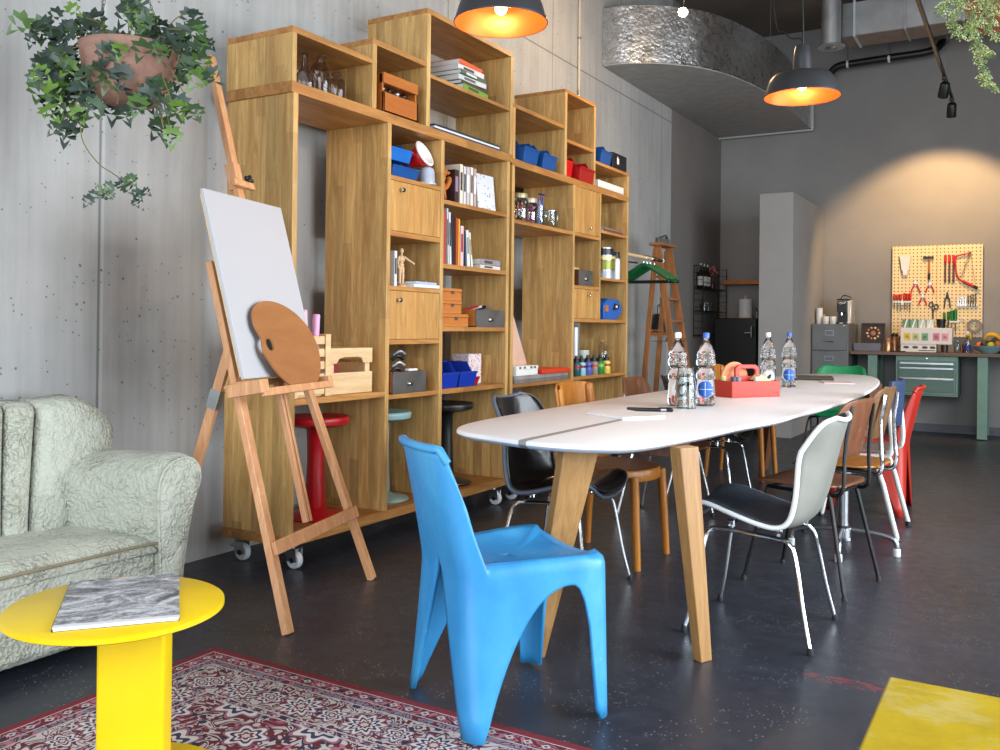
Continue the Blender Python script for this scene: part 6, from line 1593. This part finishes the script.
# ------------------------------------------------------------------ ducts, pipes and track overhead
def foil():
    n = NT('foil_duct'); f = n.noise(13, None, 6, .7, .5); g = n.voro(34, None)
    n.set(n.ramp(f, [(.3,(196,196,196)),(.7,(224,224,224))]), n.ramp(f, [(.3,(.22,.22,.22)),(.7,(.36,.36,.36))]), 1.0)
    n.bump(n.math('ADD', f, n.math('MULTIPLY', g, .5)), .27, .02); return n.m
M['foil'] = foil()
M['galv'] = NT('galvanised').m
_g = NT('galvanised_sheet'); _g.set(_g.ramp(_g.noise(4, _g.mapn((1,3,1)), 4), [(.3,(176,178,180)),(.7,(212,214,216))]), .36, .75); M['galv'] = _g.m
def big_duct():
    t = thing('ventilation_duct', 'wide foil-wrapped ventilation duct curving out of the left wall', 'duct', (-2.9,9.4,3.5))
    L = TR((2.9,-9.4,-3.5))
    cur = cat([(-3.396,7.56),(-3.22,7.575),(-3.065,7.64),(-2.90,7.74),(-2.77,7.87),(-2.66,8.0),(-2.56,8.18),(-2.46,8.46),(-2.39,8.75),(-2.335,9.08),(-2.30,9.4),(-2.285,9.8)], 4)
    pol = [(p.x,p.y) for p in cur]+[(-2.285,11.09),(-3.396,11.09)]
    m = MB(); m.M = L; m.prism(pol, 3.505, 4.02); m.build('sheet', M['foil'], t, ang=40)
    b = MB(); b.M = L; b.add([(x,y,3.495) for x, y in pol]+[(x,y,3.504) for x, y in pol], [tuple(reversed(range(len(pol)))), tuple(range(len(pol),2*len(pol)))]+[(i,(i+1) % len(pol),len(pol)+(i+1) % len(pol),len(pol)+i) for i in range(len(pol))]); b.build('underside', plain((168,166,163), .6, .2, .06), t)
    tp = MB(); tp.M = L; n = len(cur)
    def tf(u, v):
        i = min(int(u*(n-1)+.5), n-1); p = cur[i]; q = (cur[min(i+1,n-1)]-cur[max(i-1,0)]).normalized()
        return (p.x+q.y*.003, p.y-q.x*.003, 3.512+.11*v)
    tp.grid(tf, n-1, 2); tp.build('foil_tape', M['foil'], t)
    f = MB(); f.M = L; wm = plain((196,196,192), .45, .2, .02)
    f.box(-3.396,-2.265,11.092,11.115,3.478,3.505).box(-2.285,-2.262,11.092,11.115,3.505,4.03); f.build('end_flange', wm, t, .001)
    for x, y in ((-3.3,7.75),(-2.35,9.4),(-2.33,10.8)):
        h = MB(); h.M = L; h.tube([(x,y,4.0),(x,y,ZC)], .005, 6); h.build('hanger_rod', M['steel'], t)
big_duct()
def back_duct():
    t = thing('ventilation_duct', 'rectangular galvanised duct crossing in front of the back wall', 'duct', (0,10.2,4.2))
    L = TR((0,-10.2,-4.2))
    b = MB(); b.M = L; b.box(-1.76,1.8,10.02,10.43,4.205,4.55); b.build('sheet', M['galv'], t, .002)
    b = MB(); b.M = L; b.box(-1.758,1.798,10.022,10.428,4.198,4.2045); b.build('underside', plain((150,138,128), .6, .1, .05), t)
    for x in (-1.64,-1.15,-.62,.1,.8):
        b = MB(); b.M = L; b.box(x-.011,x+.011,10.0,10.445,4.185,4.565); b.build('flange', M['whitemetal'] if x == -1.64 else M['galv'], t, .001)
    for x in (-1.5,-.3,1.2):
        b = MB(); b.M = L; b.tube([(x,10.22,4.55),(x,10.22,ZC)], .006, 6); b.build('hanger_rod', M['steel'], t)
back_duct()
def round_duct():
    t = thing('ceiling_vent', 'round galvanised vent pipe hanging from the ceiling in front of the back duct', 'vent pipe', (-1.775,9.5,3.95))
    MB().lathe([(.094,.02),(.094,.25),(.098,.25),(.098,.265),(.094,.265),(.094,.44),(.097,.44),(.097,.455),(.094,.455),(.094,ZC-3.95)], 32).build('pipe', M['galv'], t, ang=30)
    MB().lathe([(.06,.0),(.13,.0),(.135,.006),(.13,.016),(.094,.022),(.09,.022)], 32).build('collar', M['galv'], t, ang=40); MB().lathe([(0,-.012),(.035,-.010),(.055,.002),(.055,.008),(0,.008)], 28).build('valve', M['steel'], t, ang=50)
round_duct()
def black_pipe():
    t = thing('drain_pipe', 'black pipe running along the upper back wall', 'pipe', (-1.5,10.95,4.19))
    L = TR((1.5,-10.95,-4.19))
    b = MB(); b.M = L; b.tube(cat([(-2.20,11.12,3.95),(-2.12,11.06,4.02),(-2.02,10.97,4.13),(-1.93,10.95,4.165),(-1.80,10.95,4.17),(-1.4,10.95,4.18),(-1.10,10.95,4.185),(-1.0,10.96,4.20),(-.93,11.0,4.24),(-.90,11.06,4.30),(-.88,11.15,4.33)], 5), .042, 14); b.build('pipe', M['black'], t, ang=60)
    for x in (-1.86,-1.42):
        c = MB(); c.M = L @ TR((x,10.95,4.17)) @ Matrix.Rotation(pi/2,4,'Y'); c.lathe([(.0425,-.012),(.046,-.012),(.046,.012),(.0425,.012)], 20); k = c.build('clamp', M['whitemetal'], t)
        h = MB(); h.M = L; h.tube([(x,10.95,4.215),(x,10.95,ZC)], .004, 6); h.build('hanger_rod', M['steel'], k)
black_pipe()
def track():
    t = thing('lighting_track', 'black ceiling lighting track running towards the back wall', 'lighting track', (-.72,6.0,3.45))
    MB().box(-.013,.013,-4.2,4.15,-.016,.016).build('rail', M['blackmetal'], t, .002)
    for y in (-3.8,-1.2,1.4,3.4): MB().tube([(0,y,.018),(0,y,ZC-3.45)], .003, 6).build('suspension_wire', M['steel'], t)
track()
def track_spot(label, loc, aim, lit=False):
    t = thing('track_spotlight', label, 'spotlight', loc)
    MB().box(-.018,.018,-.05,.05,-.03,0).build('adapter', M['black'], t, .002); MB().tube([(0,0,-.03),(0,0,-.075)], .008, 8).build('stem', M['black'], t)
    h = MB(); d = V3(aim).normalized(); h.M = Matrix.Translation((0,0,-.11)) @ d.to_track_quat('Z','Y').to_matrix().to_4x4()
    h.lathe([(0,-.075),(.03,-.07),(.042,-.055),(.045,.07),(.040,.07),(.036,-.02),(0,-.025)], 24); h.build('head', M['black'], t, ang=50)
    e = MB(); e.M = h.M; e.lathe([(0,-.018),(.034,-.015),(.034,-.012),(0,-.012)], 20); e.build('bulb', emis((255,190,110), 12 if not lit else 90, 'spot_bulb_%d' % lit), t)
track_spot('black spotlight aimed at the pegboard near the end of the track', (-.72,9.15,3.432), (-.25,.75,-1))
track_spot('black spotlight at the very end of the ceiling track', (-.72,10.02,3.432), (-.1,.6,-1))
t = thing('ceiling_spotlight', 'small bright warm spotlight hanging in front of the foil duct', 'spotlight', (-2.243,6.42,3.45))
MB().tube([(0,.02,.05),(0,.02,ZC-3.45)], .006, 8).build('stem', M['black'], t)
hd = MB(); d = V3((.33,-.86,-.40)); hd.M = d.to_track_quat('Z','Y').to_matrix().to_4x4(); hd.lathe([(0,-.10),(.03,-.095),(.036,-.08),(.036,.012),(.031,.012),(.028,-.01),(0,-.012)], 24); hd.build('head', M['black'], t, ang=50)
eb = MB(); eb.M = hd.M; eb.ball((0,0,.0), .026, (1,1,.5), 16, 8); eb.build('bulb', emis((255,206,130), 160, 'bare_bulb'), t)
# ------------------------------------------------------------------ pendant lamps
def pendant(label, loc, cords):
    t = thing('pendant_lamp', label, 'lamp', loc)
    dk = plain((50,51,54), .45, 0, .04)
    MB().lathe([(.185,0),(.184,.008),(.168,.062),(.158,.088),(.140,.108),(.10,.120),(.055,.124),(.046,.13),(.043,.20),(.036,.255),(.030,.262),(0,.264)], 56).build('shade', dk, t, ang=35)
    n = NT('copper_inside'); n.set((222,92,36), .38, .5); 
    MB().lathe([(.1835,.0),(.181,.006),(.165,.060),(.155,.085),(.137,.104),(.098,.115),(.05,.118),(0,.118)], 56).build('reflector', n.m, t, ang=35)
    MB().lathe([(.1835,0),(.187,-.001),(.187,.006),(.184,.008)], 56).build('rim', dk, t)
    MB().lathe([(0,.118),(.02,.118),(.02,.085),(0,.085)], 16).build('socket', M['white'], t, ang=40)
    MB().ball((0,0,.062), .026, (1,1,1.15), 16, 10).build('bulb', emis((255,206,140), 14, 'pendant_bulb'), t)
    for k, pts in enumerate(cords):
        MB().tube(cat(pts, 6), .0035, 8).build('cord', M['black'], t)
    point('pendant_light', (loc[0],loc[1],loc[2]+.020), 10, (1,.60,.30), .03)
zl1, zl2 = 2.325, 2.300
pendant('black dome pendant lamp with copper inside, nearest above the table', (-1.835,3.10,zl1), [[(0,0,.264),(0,0,1.2),(0,0,ZC-zl1)]])
pendant('black dome pendant lamp with copper inside, farther along the table', (-1.022,4.73,zl2), [[(0,0,.264),(.004,0,.34),(-.012,0,.9),(-.03,0,ZC-zl2)],[(0,0,.262),(-.012,.004,.30),(-.085,.02,.34),(-.16,.04,.60),(-.20,.05,ZC-zl2)]])
# conduit on the wall
def conduit():
    t = thing('conduit_pipe', 'thin white conduit running up the concrete wall beside the second unit', 'conduit', (XW+.012,7.05,2.0))
    MB().tube([(0,0,-.2),(0,0,1.12)], .009, 10).tube([(0,.0,1.14),(0,0,ZC-2.0)], .011, 10).build('pipe', plain((190,180,160), .5, 0, .03), t); MB().lathe([(.014,0),(.015,.03),(.014,.06)], 14, (0,0,1.10)).build('coupling', M['steel'], t)
    for z in (.1,.8,1.6,2.3): MB().box(-.012,.013,-.018,.018,z,z+.014).build('clip', M['steel'], t)
conduit()
# ------------------------------------------------------------------ hanging plants
def leaf_pts(kind):
    if kind == 'ivy':   # three to five pointed lobes
        half = [(0,0),(.10,-.07),(.30,-.10),(.27,.10),(.50,.20),(.36,.34),(.42,.52),(.20,.55),(.12,.80),(0,1.0)]
    else: half = [(0,0),(.13,.12),(.19,.35),(.16,.62),(.08,.86),(0,1.0)]
    return half
def add_leaf(m, base, dirv, up, size, kind, fold=.25, droop=.3):
    d = V3(dirv).normalized(); u = V3(up); s_ = d.cross(u)
    if s_.length < 1e-3: s_ = d.cross(V3((1,0,0)))
    s_.normalize(); n = s_.cross(d).normalized(); base = V3(base); half = leaf_pts(kind)
    def P(x, y): return base+d*(y*size)+s_*(x*size)+n*(abs(x)*fold*size-droop*size*y*y)
    vs = [P(0,y) for y in (0,.25,.5,.75,1.0)]; mid = len(vs)
    L = [P(x,y) for x, y in half[1:-1]]; R = [P(-x,y) for x, y in half[1:-1]]; nl = len(L)
    vs += L+R; fs = []
    for off, fl in ((5,False),(5+nl,True)):
        idx = [0]+[off+i for i in range(nl)]+[4]
        ys = [0]+[half[1+i][1] for i in range(nl)]+[1]
        for a, b in zip(idx[:-1], idx[1:]):
            ya = (ys[idx.index(a)]+ys[idx.index(b)])/2; c = min(3, max(1, int(round(ya*4))))
            tri = (a,b,c) if not fl else (b,a,c)
            if len(set(tri)) == 3: fs.append(tri)
        fs += [(0,1,idx[1])] if False else []
    # centre strip already shared through the midrib vertices
    m.add(vs, fs)
def leaf_mat(name, cols):
    n = NT(name); r = n.n('ShaderNodeNewGeometry').outputs['Random Per Island']
    c = n.ramp(r, [(i/len(cols), c) for i, c in enumerate(cols)], 'CONSTANT')
    f = n.noise(30, None, 2); c = n.mix(n.math('MULTIPLY', f, .22), c, lin((96,126,70)))
    n.set(c, .42); n.b.inputs['Subsurface Weight'].default_value = 0.0
    return n.m
def plant_left():
    O = V3((-2.72,2.07,1.98)); rgt = V3((.862,.507,0)); bk = V3((-.79,.61,.26))
    t = thing('hanging_plant', 'ivy in a hanging terracotta pot in front of the concrete wall, upper left', 'plant', O)
    def W(px, py, dep=0): return rgt*((px-133)/285)+bk*dep+V3((0,0,(85-py)/285))
    pot = wood('terracotta_rough', (132,98,84), (168,126,108), 'x', None, rough=.8)
    p = MB(); p.lathe([(0,-.095),(.085,-.092),(.12,-.05),(.155,.02),(.165,.085),(.170,.10),(.155,.10),(.148,.07),(0,.06)], 36, tuple(W(132,87))); p.build('pot', pot, t, ang=60)
    for k, (x, y) in enumerate(((98,62),(168,62),(133,58))):
        b = MB(); a0 = W(x, y, (-.08,-.08,.14)[k]); a1 = W(120+(x-133)*.1, -60, 0)
        N_l = 26
        for i in range(N_l):
            q = a0+(a1-a0)*(i+.5)/N_l; dd = (a1-a0).normalized(); s1 = dd.cross(V3((0,1,0) if i % 2 else (1,0,0))).normalized()
            b.tube([q+dd*.010*cos(a)+s1*.0045*sin(a) for a in [2*pi*j/8 for j in range(8)]], .0014, 4, closed=True)
        b.build('chain', M['blackmetal'], t)
    m = MB(); vn = MB(); random.seed(11)
    cl = [(70,45,10,38),(48,40,18,14),(58,70,18,22),(40,80,12,12),(118,52,22,8),(150,56,22,8),(104,80,10,14),(60,95,18,22),(75,125,16,16),(54,112,7,7),(90,30,14,16),(105,60,14,18),(120,50,16,20),(140,20,18,16),(128,8,10,8),(150,35,16,18),(165,48,16,18),(180,40,12,12),(192,20,4,6),(195,35,8,8),(200,60,12,16),(185,75,14,16),(205,78,7,9),(150,85,12,14),(118,88,14,14),(120,112,12,14),(140,100,14,12),(172,108,14,10),(190,112,8,8),(110,75,12,16),(85,85,14,20),(95,100,8,10),(165,130,5,4),(172,136,5,4)]
    for cx, cy, sx, sy in cl:
        nl = max(2, int(sx*sy/26))
        st = W(132+(cx-132)*.35, 66, random.uniform(-.1,.05)); en = W(cx, cy, random.uniform(-.16,.02))
        vn.tube(cat([st, (st+en)/2+V3((0,0,.04)), en], 4), .0022, 5)
        for k in range(nl):
            px = random.gauss(cx, sx*.48); py = random.gauss(cy, sy*.48); dp = random.uniform(-.19,.08)
            a = random.uniform(-.9,.9)
            d = rgt*sin(a)*.9+V3((0,0,-cos(a)*.75))+bk*random.uniform(-.5,.2)
            up = -bk*random.uniform(.5,1)+V3((0,0,random.uniform(.1,1)))+rgt*random.uniform(-.4,.4)
            add_leaf(m, W(px, py, dp), d, up, random.uniform(.058,.095), 'ivy', random.uniform(.05,.35), random.uniform(.1,.35))
    # long trailing vine
    vine = cat([W(84,128,-.1), W(88,150,-.1), W(103,170,-.1), W(115,178,-.1), W(128,187,-.1)], 5); vn.tube(vine, .002, 5)
    vn.tube(cat([W(160,115,-.1), W(165,135,-.1)], 3), .002, 5)
    for px, py in ((95,205),(101,201),(107,197),(113,197),(118,195),(123,191),(128,188),(132,186),(136,186),(127,194),(118,201),(108,203),(137,203),(142,200),(147,199),(139,208)):
        a = random.uniform(-1,1); d = rgt*sin(a)+V3((0,0,-abs(cos(a))*.6))-bk*.2
        add_leaf(m, W(px+random.uniform(-2,2), py-4+random.uniform(-2,2), -.1), d, -bk+V3((0,0,.4)), random.uniform(.034,.05), 'ivy', .2, .2)
    m.build('foliage', leaf_mat('ivy_leaf', [(30,44,42),(40,60,42),(62,92,36),(34,50,50),(88,118,40),(44,66,40),(26,38,42)]), t, ang=80); vn.build('vines', plain((112,104,56), .6, 0, .1), t)
plant_left()
def plant_right():
    O = V3((-.108,4.05,2.41)); sc = 908/3.546; rgt = V3((.862,.507,0)); bk = V3((-.03,1,.33))
    t = thing('hanging_plant', 'trailing plant in an orange terracotta pot, upper right corner', 'plant', O)
    def W(px, py, dep=0): return rgt*((px-1004)/sc)+bk*dep+V3((0,0,(8-py)/sc))
    MB().lathe([(0,-.10),(.11,-.095),(.125,-.08),(.165,.06),(.178,.10),(.178,.14),(.160,.14),(.155,.10),(0,.09)], 36, tuple(W(1006,8))).build('pot', plain((178,104,70), .75, 0, .08), t, ang=50)
    b = MB()
    for a in (0,2.1,4.2):
        b.tube([V3((.17*cos(a),.17*sin(a),.13)), V3((0,0,.75)), V3((0,0,.76))], .003, 5)
    b.tube([(0,0,.75),(0,0,ZC-2.41)], .003, 5); b.build('cord', M['blackmetal'], t)
    m = MB(); vn = MB(); random.seed(21)
    for vine in ([(985,-12),(975,0),(966,8),(960,22),(963,32),(968,40)],[(990,-10),(985,5),(978,18),(975,28),(980,38)],[(998,-8),(992,10),(984,25),(980,35),(983,52),(988,66),(990,80),(1000,88)],[(985,-14),(965,-4),(952,8),(946,16)],[(1002,-6),(1000,16),(995,30),(1000,40)],[(980,45),(990,52),(1000,56)]):
        pts = cat([W(x-5,y,-.19) for x, y in vine], 8); vn.tube(pts, .002, 5)
        for p in pts[2:]:
            for q in range(2):
                a = random.uniform(-1.3,1.3); d = rgt*sin(a)+V3((0,0,-cos(a)*.6))+bk*random.uniform(-.5,.2)
                add_leaf(m, p, d, -bk+V3((0,0,random.uniform(.1,.8))), random.uniform(.024,.040), 'oval', .15, .15)
    m.build('foliage', leaf_mat('pale_leaf', [(126,138,70),(150,160,96),(100,118,66),(170,172,116),(88,108,64)]), t, ang=80); vn.build('vines', plain((110,110,66), .6, 0, .1), t)
plant_right()
# ------------------------------------------------------------------ electric light
spot('pegboard_spot', (-.80,10.08,3.30), (-.95,11.2,1.85), 190, (1,.62,.28), 94, .45, .03)
point('ceiling_spot_light', (-2.235,6.36,3.42), 60, (1,.66,.34), .03)
